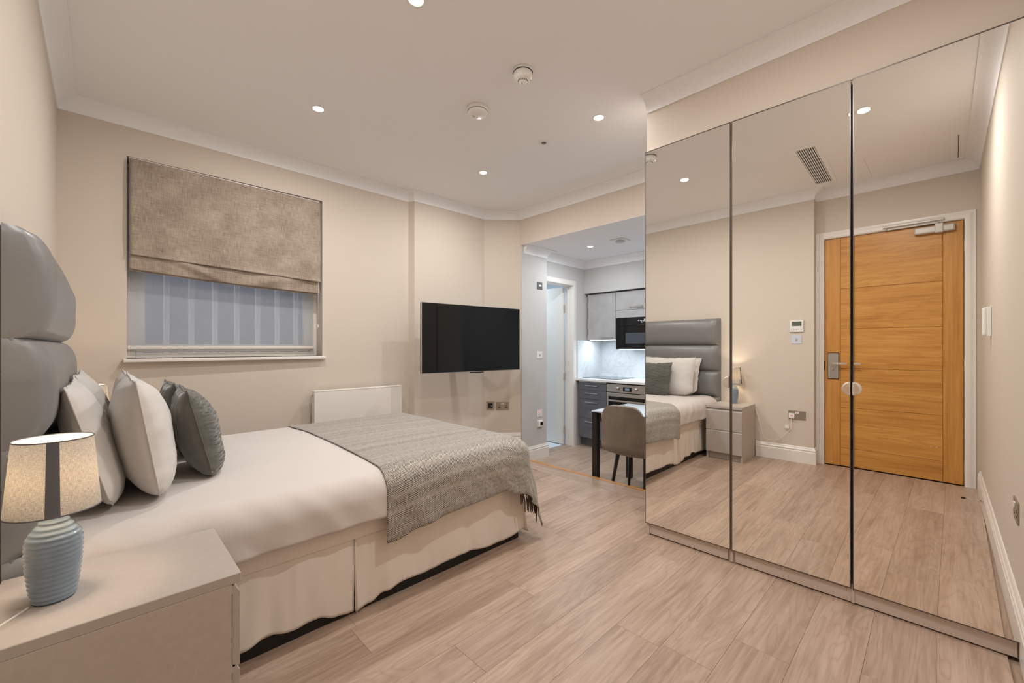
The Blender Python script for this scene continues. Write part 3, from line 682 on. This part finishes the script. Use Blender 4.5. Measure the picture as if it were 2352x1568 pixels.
# throw with herringbone weave
th=empty('throw_blanket','grey-brown herringbone wool throw laid across the foot of the bed','blanket',(0,0,0))
R1=.112; ZT1=.6085
def zt2len(z): return R1*PI/2+(ZT1-R1-z)
hx=[.93,1.06,1.25,1.48,1.61,1.70,1.9]; hz=[.288,.316,.336,.344,.346,.31,.27]
Smax=1.755+zt2len(.22)
def throw(u,v):
    s0=.925-.03*(1-v)+.012*noise.noise((v*5,1,1))
    s=s0+(Smax-s0)*u
    tn=1.80-zt2len(interp(min(s,1.9),hx,hz)); tf=3.11+zt2len(.38)
    t=tn+(tf-tn)*v
    ed=max(0,1.80-t)/.35
    wv=.006*noise.noise((s*2.2,t*2.2,0))+.002*noise.noise((s*5,t*5,3))+ed*(.016*noise.noise((s*5,t*2.5,4))+.009*noise.noise((s*11+t*9,t*4,9))+.008*max(0,noise.noise((s*7,t*2,6))))+.002
    if s>1.60: wv+=.002*min(1,(s-1.6)*8)+.007*ed*min(1,(s-1.6)*5)*(1+math.sin((s-1.6)*34))
    hang=max(0,math.hypot(max(0,s-1.755),max(0,1.80-t))-R1*PI/2)
    if s>1.70: wv+=.16*hang*min(1,(s-1.70)*12)
    p_=drape(Q0,Q1,R1,ZT1,s,t,wv)
    return p_
def throw_uv(u,v):
    return (.9+(Smax-.9)*u, 1.4+2.1*v)
grid('woven_cloth',throw,190,230,M['throw'],th,throw_uv,thick=.004)
# tassels along the foot edge, bunched at the near corner
rt=random.Random(4)
for k in range(16):
    base=Vector(throw(1.0, .012+k*.010)); base.z+=.01
    if k<9: base=Vector((1.735+.010*k+rt.uniform(-.006,.006), 1.690+rt.uniform(-.006,.004)-.002*k, .315-.006*k+rt.uniform(-.01,.01)))
    L_=rt.uniform(.06,.11)
    pts=[base, base+Vector((rt.uniform(-.006,.006),-.006,-L_*.4)), base+Vector((rt.uniform(-.012,.012),-.004,-L_))]
    bm=bmesh.new(); tube_bm(bm,pts,[.0035,.0045,.0025],6); tube_bm(bm,[p_+Vector((.004,.003,0)) for p_ in pts],[.003,.0035,.002],5)
    link('tassel',bm_done(bm,'tassel'),M['tassel'],th,smooth=True)
for k in range(60):
    y_=1.86+k*.021; L_=rt.uniform(.07,.10); base=Vector((1.874,y_,.225))
    pts=[base,base+Vector((0,rt.uniform(-.004,.004),-L_*.5)),base+Vector((rt.uniform(-.004,.004),rt.uniform(-.006,.006),-L_))]
    bm=bmesh.new(); tube_bm(bm,pts,[.003,.004,.002],5); link('tassel',bm_done(bm,'tassel'),M['tassel'],th,smooth=True)

# ------------------------------------------------------------------ nightstands
def nightstand(y0,y1,label):
    t=empty('nightstand',label,'nightstand',(0.03,(y0+y1)/2,0),0,'grey nightstands')
    c=(y0+y1)/2; W=(y1-y0)/2
    def b_(n,lo,hi,mt,bev=.0012): return box(n,(lo[0]-.03,lo[1],lo[2]),(hi[0]-.03,hi[1],hi[2]),mt,t,bev)
    b_('top',(-.185,-W,.524),(.267,W,.55),M['ns'],.0015)
    b_('side_panel',(-.185,-W,0),(.246,-W+.018,.524),M['ns_side']); b_('side_panel',(-.185,W-.018,0),(.246,W,.524),M['ns_side'])
    b_('back_panel',(-.185,-W+.018,.02),(-.178,W-.018,.524),M['ns_side']); b_('plinth',(.205,-W+.018,0),(.22,W-.018,.07),M['ns_side'])
    for z0,z1 in ((.072,.288),(.303,.498)):
        d=b_('drawer',(.247,-W+.001,z0),(.265,W-.001,z1),M['ns'],.001)
        # bevelled grip strip at the drawer's top edge
        bm=bmesh.new(); pr=[(.0,0),(.018,0),(.004,.022),(-.004,.022),(-.008,.006),(-.008,0)]
        A=[bm.verts.new((x_-.009,-W+.001,z_)) for x_,z_ in pr]; B=[bm.verts.new((x_-.009,W-.001,z_)) for x_,z_ in pr]
        for k in range(6): bm.faces.new((A[k],A[(k+1)%6],B[(k+1)%6],B[k]))
        bm.faces.new(A[::-1]); bm.faces.new(B); bmesh.ops.recalc_face_normals(bm,faces=list(bm.faces))
        g_=link('grip_edge',bm_done(bm,'grip_edge'),M['ns'],d); g_.location=(0,0,(z1-z0)/2)
        b_('drawer_box',(-.15,-W+.022,z0+.01),(.236,W-.022,z1-.02),M['dark'])
    return t
nightstand(1.309,1.693,'grey-beige two-drawer nightstand in the near corner carrying the big lit lamp')
nightstand(3.245,3.64,'grey-beige two-drawer nightstand on the window side, hidden behind the bed')

def lamp(x,y,label):
    t=empty('table_lamp',label,'lamp',(x,y,.5505),0,'lit bedside lamps')
    prof=[(.030,0),(.036,.001),(.0385,.006)]
    key=[(.0385,.006),(.043,.035),(.0475,.08),(.0495,.115),(.0495,.138),(.046,.155),(.037,.170),(.0275,.183),(.022,.196),(.0195,.215)]
    for (r0,z0),(r1,z1) in zip(key,key[1:]):
        n=max(2,int((z1-z0)/.0012))
        for k in range(1,n+1):
            zz_=z0+(z1-z0)*k/n; tt_=k/n; r=r0+(r1-r0)*tt_
            prof.append((r+.0009*math.sin(zz_*2*PI/.0115)*(1 if zz_<.19 else .3),zz_))
    lathe('ceramic_base',prof,M['ceramic'],t,56)
    lathe('foot_ring',[(.034,-.0004),(.037,.002)],M['dark'],t,40,cap=True)
    lathe('neck',[(.012,.215),(.012,.232),(.017,.232),(.017,.262),(.010,.262)],M['whitep'],t,20)
    lathe('bulb',[(.008,.262),(.020,.277),(.026,.295),(.022,.313),(.010,.323),(.001,.325)],M['bulb'],t,16)
    # shade, oval, open at top and bottom
    def sh(u,v):
        a=2*PI*u; rx=ry=.0815+(.068-.0815)*v
        return (rx*math.cos(a),ry*math.sin(a),.214+.170*v)
    o=grid('lamp_shade',sh,96,10,M['shade'],t,lambda u,v:(u*.62,v*.175))
    grid('shade_lining',lambda u,v:(lambda p:(p[0]*.982,p[1]*.982,p[2]))(sh(u,.004+.992*v)),64,4,M['shade_in'],t)
    for nm,v_ in (('top_rim',1),('bottom_rim',0)):
        pts=[sh(k/60,v_) for k in range(60)]; bm=bmesh.new(); tube_bm(bm,[Vector(p_) for p_ in pts]+[Vector(pts[0])],.0016,6); link(nm,bm_done(bm,nm),M['seam'],t,smooth=True)
    def seam(u,v):
        a=2*PI*(.730+.048*u); rx=ry=.0822+(.0687-.0822)*v
        return (rx*math.cos(a),ry*math.sin(a),.215+.168*v)
    grid('shade_seam',seam,8,4,M['seam'],t)
    bm=bmesh.new()
    for k in range(3): 
        a=2*PI*k/3+.4; tube_bm(bm,[(.017*math.cos(a),.017*math.sin(a),.262),(.070*math.cos(a),.070*math.sin(a),.355)],.0012,5)
    link('shade_carrier',bm_done(bm,'shade_carrier'),M['whitep'],t,smooth=True)
    l=bpy.data.lights.new('lamp_light','POINT'); l.energy=LAMP_POWER; l.color=(1,.84,.66); l.shadow_soft_size=.028
    lo=bpy.data.objects.new('lamp_light',l); COL.objects.link(lo); lo.location=(x,y,.5505+.300)
    return t
lamp(-.082,1.49,'lit table lamp with ribbed blue-grey oval base on the near nightstand')
lamp(-.045,3.42,'lit table lamp beyond the white pillows by the window wall')
# adaptor cord from the near lamp to the socket
tube('lamp_cord',[(-.12,1.47,.552),(-.17,1.40,.551),(-.178,1.30,.50),(-.172,1.22,.20),(-.170,1.13,.175),(-.172,1.06,.23),(-.172,.985,.33),(-.172,.978,.435)],.0028,M['cable'],None,7)
tag(bpy.data.objects['lamp_cord'],'thin white cord running from the nightstand lamp to the wall socket plug','cord')
box('cord_tag',(-.176,1.0,.33),(-.174,1.035,.365),M['whitep'],bpy.data.objects['lamp_cord'])

# ------------------------------------------------------------------ radiator
rd=empty('radiator','flat white panel radiator under the window wall, behind the bed','radiator',(1.65,3.62,0))
rd.rotation_euler=(0,0,math.atan2(3.70-3.745,2.187+.195))
box('front_panel',(-.395,-.03,.20),(.395,-.022,.785),M['white'],rd,.004,2)
box('back_panel',(-.39,.02,.21),(.39,.028,.775),M['white'],rd,.004)
box('top_grille',(-.398,-.032,.780),(.398,.035,.790),M['white'],rd,.003)
for s_ in (-1,1): box('side_cover',(s_*.396-.003,-.032,.20),(s_*.396+.003,.035,.79),M['white'],rd,.002)
for k in range(30): box('convector_fin',(-.375+k*.0255,-.020,.23),(-.372+k*.0255,.018,.76),M['white'],rd)
tube('air_valve',[(-.40,.0,.752),(-.412,.0,.752)],.008,M['chrome'],rd,10)
for s_ in (-1,1):
    tube('valve',[(s_*.36,.0,.20),(s_*.36,.0,.12),(s_*.36,.0,.0)],.009,M['chrome'],rd,10)
for s_ in (-.3,.3): box('wall_bracket',(s_-.02,.028,.3),(s_+.02,.072,.7),M['white'],rd)

# ------------------------------------------------------------------ television
L_=Vector((2.017,3.193)); R_=Vector((3.153,3.085)); ca=math.atan2(R_.y-L_.y,R_.x-L_.x); mid=(L_+R_)/2; W=(R_-L_).length/2
tv=empty('television','black flat-screen television turned out from the corner wall on a bracket','television',(mid.x,mid.y,1.235),ca)
tv.rotation_euler=(0,0,ca)
box('screen',(-W+.006,-.0012,-.313),(W-.006,.004,.317),M['blackgloss'],tv,.001)
boxes('bezel',[((-W,0,-.32),(W,.010,-.314)),((-W,0,.318),(W,.010,.321)),((-W,0,-.32),(-W+.005,.010,.32)),((W-.005,0,-.32),(W,.010,.32))],M['steel'],tv)
box('back_shell',(-W+.002,.006,-.318),(W-.002,.03,.319),M['black'],tv,.004); box('rear_housing',(-.38,.03,-.28),(.38,.075,.1),M['black'],tv,.01)
box('sensor_bar',(-.05,-.001,-.331),(.105,.014,-.3195),M['black'],tv,.003)
for k in range(5): box('badge_letter',(.012+k*.006,-.0016,-.3185),(.016+k*.006,-.0008,-.3150),M['silverp'],tv)
box('bracket_plate',(-.12,.076,-.16),(.12,.086,.10),M['black'],tv); box('bracket_arm',(-.03,.086,-.05),(.03,.40,-.01),M['black'],tv)
box('wall_plate',(-.06,.40,-.12),(.06,.415,.08),M['black'],tv)

# ------------------------------------------------------------------ sockets, switches, controls
def plate(name,label,cat,x,y,z,ang,wd_,ht,mt,dz=.004,group=None):
    t=frame_at(name,label,cat,(x,y),ang,z,group); box('face_plate',(-wd_/2,-dz-.001,-ht/2),(wd_/2,-.001,ht/2),mt,t,.0015,2); return t
def uk_holes(t,cx,mt,y=-.0055,z=-.012):
    box('earth_slot',(cx-.002,y-.0004,z+.008),(cx+.004,y+.001,z+.022),mt,t)
    box('pin_slots',(cx-.013,y-.0004,z-.008),(cx+.015,y+.001,z-.001),mt,t)
aA=math.atan2(3.325-3.60,3.42-3.10)       # angled wall, local -Y faces the room
def onA(s): dd=Vector((3.42-3.10,3.325-3.60)).normalized(); return (3.10+dd.x*s-.001, 3.60+dd.y*s-.001)
x,y=onA(.071); t=plate('aerial_socket','single satin nickel socket with black insert, beside the double socket under the television','socket',x,y,.490,aA,.088,.092,M['nickel'])
box('black_insert',(-.025,-.007,-.027),(.025,-.0048,.027),M['black'],t,.001); box('white_port',(.005,-.008,-.008),(.014,-.0069,-.001),M['whitep'],t)
x,y=onA(.209); t=plate('double_socket','double satin nickel power socket with black inserts on the angled wall under the television','socket',x,y,.485,aA,.146,.092,M['nickel'])
uk_holes(t,-.040,M['black']); uk_holes(t,.040,M['black'])
for q_ in (-.009,.009): box('rocker',(q_-.007,-.009,.016),(q_+.007,-.0048,.036),M['whitep'],t,.001)
def onP(name,label,cat,z,mt,**k): return plate(name,label,cat,3.7175,3.31,z,0,.094,.084 if 'ht' not in k else k['ht'],mt)
t=onP('fused_spur','grey metal fused switch high on the kitchen pier','switch',1.885,mat('grey_metal_plate',(120,118,120),.4,.6)); box('rocker',(-.016,-.009,-.010),(.026,-.0048,.012),M['whitep'],t,.001)
t=onP('light_switch','white light switch at mid height on the kitchen pier','switch',1.06,M['whitep']); box('rocker',(-.008,-.008,-.010),(.012,-.0048,.010),M['silverp'],t,.001)
t=onP('cooker_switch','white isolator switch with red neon, low on the kitchen pier','switch',.367,M['whitep']); box('neon',(-.014,-.006,.018),(.010,-.0048,.024),M['red_em'],t); box('rocker',(-.012,-.008,-.014),(.012,-.0048,.010),M['whitep'],t,.001)
t=onP('programmer','small white controller with black square face, lowest on the kitchen pier','controller',.246,M['whitep']); box('body',(-.035,-.028,-.036),(.040,-.0052,.034),M['whitep'],t,.004,2); box('black_face',(-.014,-.030,-.020),(.030,-.027,.020),M['black'],t,.001)
# on the bed-head wall, seen in the mirror (wall faces +X)
aL=PI/2
def onL(name,label,cat,y,z,w_,h_,mt,dz=.004): return plate(name,label,cat,-.1945,y,z,aL,w_,h_,mt,dz)
t=onL('thermostat','white thermostat with grey-green display on the bed-head wall, reflected beside the oak door','thermostat',.937,1.366,.116,.118,M['whitep'],.014)
box('display',(-.043,-.0168,.0),(.038,-.0148,.045),M['lcd'],t); 
for k in range(5): box('button',(-.045+k*.020,-.0162,-.042),(-.036+k*.020,-.0148,-.034),M['silverp'],t)
t=onL('light_switch','pale blue-white light switch below the thermostat, reflected beside the oak door','switch',.939,1.232,.088,.088,mat('bluish_white_plate',(206,212,226),.4)); box('rocker',(-.009,-.009,-.014),(.009,-.0048,.012),M['silverp'],t,.001)
t=onL('double_socket','double satin nickel socket with a white plug in it, reflected left of the oak door','socket',.934,.470,.146,.088,M['nickel'])
uk_holes(t,.040,M['black'])
for q_ in (-.010,.008): box('rocker',(q_-.006,-.009,.014),(q_+.006,-.0048,.034),M['whitep'],t,.001)
t2=plate('plug','white plug with a small orange mark, pushed into the double socket by the oak door','plug',-.1888,.976,.462,aL,.048,.050,M['whitep'],.022); box('orange_mark',(-.010,-.0245,.0),(.008,-.0228,.006),M['orange'],t2)
# right-hand wall: intercom handset, socket, door stop
aR=PI+math.atan2(-.235+.197,2.42+.305)
def yR(x): return -.197+(x+.305)*(-.038/2.725)
t=plate('intercom','white intercom handset on the right wall, reflected at the mirror edge','intercom',.78,yR(.78)+.0005,1.316,aR,.085,.185,M['whitep'],.020)
box('handset',(-.040,-.038,-.088),(.004,-.0205,.088),M['whitep'],t,.008,2); box('dark_slot',(.014,-.0245,.02),(.026,-.0228,.07),M['nickel'],t); 
for k in range(3): box('button',(.014,-.0255,-.06+k*.018),(.026,-.0228,-.05+k*.018),M['silverp'],t)
t=plate('double_socket','double satin nickel socket low on the right wall, at the right edge of the mirror','socket',2.10,yR(2.10)+.0005,.482,aR,.146,.088,M['nickel']); uk_holes(t,-.04,M['black']); uk_holes(t,.04,M['black'])
box('rocker',(-.014,-.010,.012),(.014,-.0048,.034),M['whitep'],t,.001)
ds=empty('door_stop','chrome door stop with black rubber tip on the right-hand skirting','door stop',(.43,yR(.43)+.019,.085),0)
lathe('rose',[(.0,0),(.014,0),(.012,.006),(.005,.008)],M['chrome'],ds,16,rot=(-PI/2,0,0),cap=False); tube('rod',[(0,.004,0),(0,.085,0)],.0042,M['chrome'],ds,10); tube('rubber_tip',[(0,.085,0),(0,.102,0)],.0065,M['black'],ds,12)

# ------------------------------------------------------------------ ceiling fittings
t=empty('smoke_alarm','low round white smoke alarm with a dark vent slot on the bedroom ceiling','smoke alarm',(1.722,2.065,ZC))
lathe('mounting_base',[(.066,-.0002),(.068,-.004),(.068,-.020),(.064,-.022)],M['whitep'],t,40,cap=False); lathe('vent_gap',[(.060,-.021),(.060,-.028)],M['dark'],t,32,cap=False)
lathe('cover',[(.063,-.026),(.064,-.030),(.060,-.038),(.052,-.044),(.0,-.047)],M['whitep'],t,40,cap=False); lathe('vent_fin',[(.0655,-.0235),(.0655,-.0250)],M['whitep'],t,40,cap=False)
box('printed_label',(-.02,.02,-.0468),(.0,.032,-.0460),M['silverp'],t); box('test_button',(.012,.018,-.048),(.020,.026,-.0455),M['silverp'],t,.001)
t=empty('smoke_detector','tall white ceiling detector with a slotted nose, nearer the camera than the flat alarm','smoke detector',(1.667,1.607,ZC))
lathe('mounting_base',[(.056,-.0002),(.058,-.003),(.056,-.014)],M['whitep'],t,40,cap=False); lathe('vent_gap',[(.050,-.013),(.050,-.018)],M['dark'],t,32,cap=False)
lathe('body',[(.051,-.0165),(.053,-.020),(.051,-.040),(.047,-.050),(.038,-.056),(.028,-.058),(.026,-.066),(.021,-.072),(.0,-.074)],M['whitep'],t,40,cap=False)
for k in range(16):
    a=2*PI*k/16; o=box('nose_slot',(-.0016,-.0014,-.004),(.0016,.0014,.004),M['dark'],t); o.location=(.0268*math.cos(a),.0268*math.sin(a),-.0625); o.rotation_euler=(0,0,a+PI/2)
box('indicator',(.028,-.030,-.0545),(.033,-.025,-.0515),M['dark'],t)
t=empty('ceiling_sensor','small round recessed sensor disc on the ceiling between the downlights','ceiling sensor',(2.363,2.06,ZC)); lathe('disc',[(.041,-.0002),(.041,-.004),(.022,-.007),(.020,-.003),(.0,-.003)],M['whitep'],t,32,cap=False); lathe('dark_eye',[(.019,-.0035),(.014,-.009),(.0,-.010)],mat('grey_eye',(110,114,116),.4),t,24,cap=False)
t=empty('air_grille','white slatted air grille in the ceiling, reflected above the bed-head wall','air vent',(.462,.685,ZC)); 
boxes('frame',[((-.510,-.092,-.006),(.510,-.062,0)),((-.510,.062,-.006),(.510,.092,0)),((-.510,-.062,-.006),(-.460,.062,0)),((.460,-.062,-.006),(.510,.062,0))],M['ceil'],t); box('dark_backing',(-.46,-.062,-.0012),(.46,.062,-.0004),M['dark'],t)
for k in range(9):
    o=box('slat',(-.46,-.0048,-.001),(.46,.0048,.001),M['ceil'],t); o.location=(0,-.055+k*.0138,-.0045); o.rotation_euler=(.5,0,0)
# access-panel joint lines
t=empty('ceiling_hatch','flush ceiling hatch with hairline joints, reflected above the oak door','hatch',(.11,.19,ZC)); 
box('hatch_panel',(-.262,-.262,-.0015),(.262,.262,-.0003),M['ceil'],t); box('open_joint',(-.262,-.266,-.0016),(.262,-.262,-.0003),M['dark'],t); box('open_joint',(-.262,.262,-.0016),(.262,.2635,-.0003),M['nickel'],t)
t=empty('extract_vent','square white extract vent with a round boss on the kitchen ceiling','vent',(4.02,2.408,ZK),PI/4*0); box('square_plate',(-.08,-.08,-.010),(.08,.08,-.001),M['whitep'],t,.004); lathe('round_valve',[(.052,-.010),(.052,-.018),(.045,-.026),(.0,-.028)],mat('vent_grey',(196,198,200),.5),t,32,cap=False)

# ------------------------------------------------------------------ kitchen units
XF=4.58; YL=3.372
kd=empty('drawer_cabinet','slate grey four-drawer base cabinet left of the oven','cabinet',(XF,3.16,ZL))
def kbx(par,orig,name,lo,hi,mt,bev=.001,seg=1): o=Vector(orig); return box(name,Vector(lo)-o,Vector(hi)-o,mt,par,bev,seg)
O1=(XF,3.16,ZL)
kbx(kd,O1,'carcass',(XF+.020,2.940,-.04),(5.15,3.372,.695),M['grey']); kbx(kd,O1,'rail',(XF+.004,2.942,.688),(XF+.02,3.37,.702),M['steel'])
for z0,z1 in ((.588,.684),(.470,.585),(.212,.467),(-.045,.209)):
    d=kbx(kd,O1,'drawer',(XF,2.942,z0),(XF+.018,3.370,z1),M['grey'],.001)
    hz_=(z1+z0)/2; zc_=z1-.036-hz_
    hh=boxes('handle',[((-.036,-.094,zc_-.006),(-.028,.094,zc_+.006)),((-.03,-.094,zc_-.005),(-.009,-.084,zc_+.005)),((-.03,.084,zc_-.005),(-.009,.094,zc_+.005))],M['steel'],d)
kp=box('kitchen_plinth',(4.67,.70,ZL),(4.685,3.40,-.045),M['grey']); tag(kp,'slate grey plinth board under the kitchen base units','plinth')
ov=empty('built_in_oven','stainless steel built-in oven with dark glass door and two knobs','oven',(XF,2.64,ZL)); O2=(XF,2.64,ZL)
kbx(ov,O2,'control_panel',(XF-.004,2.343,.590),(XF+.02,2.933,.692),M['steel'],.002); kbx(ov,O2,'oven_body',(XF+.02,2.345,.10),(5.12,2.931,.690),M['dark'])
dd=kbx(ov,O2,'oven_door',(XF-.006,2.343,.145),(XF+.018,2.933,.580),M['steel'],.002)
kbx(dd,(XF+.006,2.638,.3625),'door_glass',(XF-.0072,2.372,.19),(XF-.005,2.905,.562),M['blackgloss']) if False else None
g_=box('door_glass',(-.0134,-.267,-.17),(-.0115,.267,.175),M['blackgloss'],dd)
hh=boxes('handle',[((-.052,-.262,.118),(-.036,.262,.138)),((-.04,-.262,.120),(-.012,-.246,.136)),((-.04,.246,.120),(-.012,.262,.136))],M['steel'],dd)
ds_=kbx(ov,O2,'display_window',(XF-.0052,2.583,.607),(XF-.0038,2.701,.662),M['black']); box('lcd',(-.0012,-.030,-.012),(-.0006,.030,.014),M['lcd2'],ds_)
for yk in (2.768,2.519):
    lathe('knob',[(.022,0),(.021,.012),(.015,.024),(.0,.026)],M['steel'],ov,24,loc=(-.004,yk-2.64,.641-ZL),rot=(0,-PI/2,0))
for a in range(2):
    u=empty('base_cabinet',['slate grey base cabinet hidden right of the oven','slate grey base cabinet hidden at the kitchen end'][a],'cabinet',(XF,1.9-.7*a,ZL))
    y0=1.56-.7*a; box('carcass',(.02,-.26,.125),(.57,.432,.865),M['grey'],u); dd_=box('door',(0,-.258,.125),(.018,.430,.855),M['grey'],u,.001); box('handle',(-.036,-.1,.30),(-.028,.1,.312),M['steel'],dd_)
wt=box('worktop',(4.56,.66,.706),(5.199,3.405,.736),M['cwhite'],None,.002); tag(wt,'white quartz worktop running over the grey base units','worktop')
hob=empty('hob','black glass induction hob set in the white worktop','hob',(4.86,3.14,.7365)); box('glass_plate',(-.17,-.29,0),(.27,.25,.006),mat('hob_glass',(60,64,70),.05,spec=.8),hob,.002)
sp1=box('splashback',(5.188,.66,.7365),(5.1995,3.40,1.246),M['marble']); tag(sp1,'pale veined splashback along the back wall of the kitchen','splashback')
sp2=box('splashback',(4.60,3.400,.7365),(5.188,3.4095,1.246),M['marble']); tag(sp2,'pale veined splashback panel on the short wall beside the bathroom door','splashback')
XC=4.80; wc=empty('wall_cabinet','pale concrete-look wall cabinet beside the bathroom door','cabinet',(XC,3.16,1.25)); O3=(XC,3.16,1.25)
kbx(wc,O3,'carcass',(XC+.02,2.938,1.253),(5.18,3.384,1.876),M['conc']); d=kbx(wc,O3,'door',(XC,2.942,1.251),(XC+.018,3.380,1.875),M['conc'])
boxes('handle',[((-.034,-.185+.0,-.284),(-.027,.0,-.276)),((-.03,-.185,-.283),(-.009,-.177,-.277)),((-.03,-.008,-.283),(-.009,0,-.277))],M['nickel'],d)
kbx(wc,O3,'led_strip',(XC+.03,2.96,1.2475),(XC+.045,3.36,1.2525),M['ledstrip'])
tc_=empty('wall_cabinet','pale concrete-look flap cabinet with filler strip above the black microwave','cabinet',(XC,2.63,1.53)); O4=(XC,2.63,1.53)
kbx(tc_,O4,'carcass',(XC+.02,2.335,1.531),(5.18,2.93,1.876),M['conc']); d=kbx(tc_,O4,'flap_door',(XC,2.338,1.634),(XC+.018,2.936,1.875),M['conc']); kbx(tc_,O4,'filler_panel',(XC,2.338,1.533),(XC+.018,2.936,1.630),M['conc'])
boxes('handle',[((-.034,-.085,-.090),(-.027,.10,-.082)),((-.03,-.085,-.089),(-.009,-.077,-.083)),((-.03,.092,-.089),(-.009,.10,-.083))],M['nickel'],d)
mw=empty('microwave','black built-in microwave with lit white display under the flap cabinet','microwave',(XC,2.63,1.13)); O5=(XC,2.63,1.13)
kbx(mw,O5,'body',(XC+.012,2.342,1.132),(5.15,2.930,1.525),M['black']); kbx(mw,O5,'control_panel',(XC-.006,2.340,1.428),(XC+.012,2.932,1.527),M['blackgloss'],.001)
dw=kbx(mw,O5,'microwave_door',(XC-.006,2.340,1.128),(XC+.012,2.932,1.422),M['blackgloss'],.001)
box('door_window',(-.0098,-.245,-.075),(-.0088,.155,.060),mat('microwave_window',(70,76,84),.12),dw)
box('led_strip',(.02,-.27,-.004),(.04,.27,.0),M['ledstrip'],mw)
def text(s,size,loc,rot,mt,par,name='display_digits'):
    c=bpy.data.curves.new(name,'FONT'); c.body=s; c.size=size; c.align_x='CENTER'; c.extrude=.0002; o=bpy.data.objects.new(name,c); COL.objects.link(o); c.materials.append(mt); bpy.context.view_layer.update(); me=bpy.data.meshes.new_from_object(o); bpy.data.objects.remove(o); o=bpy.data.objects.new(name,me); COL.objects.link(o)
    if not me.materials: me.materials.append(mt)
    o.parent=par; o.location=loc; o.rotation_euler=rot; return o
RK=(PI/2,0,-PI/2)
text('14 22',.026,(-.0066,-.116,.345),RK,M['white_em'],mw)
for k,(yy_,zz_) in enumerate(((-.02,.358),(-.048,.358),(-.066,.352),(-.066,.336),(-.10,.372),(-.112,.372),(-.124,.372),(-.145,.372),(-.19,.362),(-.215,.362))):
    box('touch_key',(-.0068,yy_-.003,zz_-.003),(-.0060,yy_+.003,zz_+.003),M['white_em'],mw)
for k in range(4): box('dial_mark',(-.0068,-.01-k*.022,.2995),(-.0060,-.022-k*.022,.3015),M['silverp'],mw)
area('under_cabinet_light',(4.845,3.16,1.243),.03,2.2,(.82,.92,1.0),PI,'RECTANGLE',.40,(0,0,0))
area('under_cabinet_light',(4.845,2.63,1.12),.03,2.2,(.82,.92,1.0),PI,'RECTANGLE',.5,(0,0,0))

# ------------------------------------------------------------------ dining table and chair
tb=empty('dining_table','small dining table with pale top, black edge and square black legs in the kitchen','table',(3.522,1.765,ZL),.015)
box('table_top',(-.335,-.44,.728),(.335,.44,.735),M['black'],tb,.002); box('top_surface',(-.333,-.438,.735),(.333,.438,.748),mat('pale_table_top',(206,214,222),.12),tb,.001)
boxes('apron',[((-.31,-.41,.655),(-.285,.41,.728)),((.285,-.41,.655),(.31,.41,.728)),((-.31,-.41,.655),(.31,-.385,.728)),((-.31,.385,.655),(.31,.41,.728))],M['blackleg'],tb)
for sx_ in (-.305,.305):
    for sy_ in (-.41,.41): box('leg',(sx_-.026,sy_-.026,0),(sx_+.026,sy_+.026,.728),M['blackleg'],tb,.002)
ch=empty('dining_chair','taupe velvet shell chair with splayed dark legs, its back to the bedroom','chair',(3.325,1.825,ZL),0.0)
def shell(u,v):
    # v: 0 seat front -> 1 back top ; u across
    a=2*u-1
    if v<.42:
        t_=v/.42; xx=.215-.36*t_; zz_=.455-.018*math.sin(t_*PI)-.01*t_; hw=.205+.01*t_
    elif v<.58:
        t_=(v-.42)/.16; an=t_*PI/2*.93; xx=-.145-.052*math.sin(an); zz_=.445+.06*(1-math.cos(an)); hw=.215
    else:
        t_=(v-.58)/.42; xx=-.197-.045*t_; zz_=.505+.335*t_*(1-.30*abs(a)**6-.03*abs(a)**2); hw=.215-.012*t_
    # round the outline
    e=1.0
    if v>.80: e=1-.10*((v-.80)/.20)**2
    if v<.12: e=math.sqrt(max(0,1-((.12-v)/.12)**2.6))*.4+.6
    y_=a*hw*e
    curl=abs(a)**2.4
    if .42<=v: y_*=1-.16*max(0,1-abs(v-.44)/.2)**2*0
    if v<.42: zz_+=.030*curl
    elif v<.58: zz_+=.02*curl*(1-(v-.42)/.16); xx+=.045*curl*((v-.42)/.16)
    else: xx+=.045*curl
    return (xx,y_,zz_)
sh_=grid('upholstered_shell',shell,40,70,M['chair'],ch); mm=sh_.modifiers.new('s','SOLIDIFY'); mm.thickness=.045; mm.offset=-1; ms=sh_.modifiers.new('b','BEVEL'); ms.width=.014; ms.segments=3; ms.limit_method='ANGLE'; ms.angle_limit=1.0
for x1_,y1_,x0_,y0_ in ((-.165,.17,-.09,.125),(-.165,-.155,-.09,-.125),(.185,.185,.11,.125),(.185,-.185,.11,-.125)):
    bm=bmesh.new(); tube_bm(bm,[(x0_,y0_,.425),(x1_,y1_,0)],[.021,.012],4); bmesh.ops.recalc_face_normals(bm,faces=list(bm.faces)); link('leg',bm_done(bm,'leg'),M['blackleg'],ch)
boxes('seat_frame',[((-.105,-.14,.395),(-.075,.14,.42)),((.095,-.14,.395),(.125,.14,.42)),((-.09,-.135,.395),(.11,-.11,.42)),((-.09,.11,.395),(.11,.135,.42))],M['blackleg'],ch)
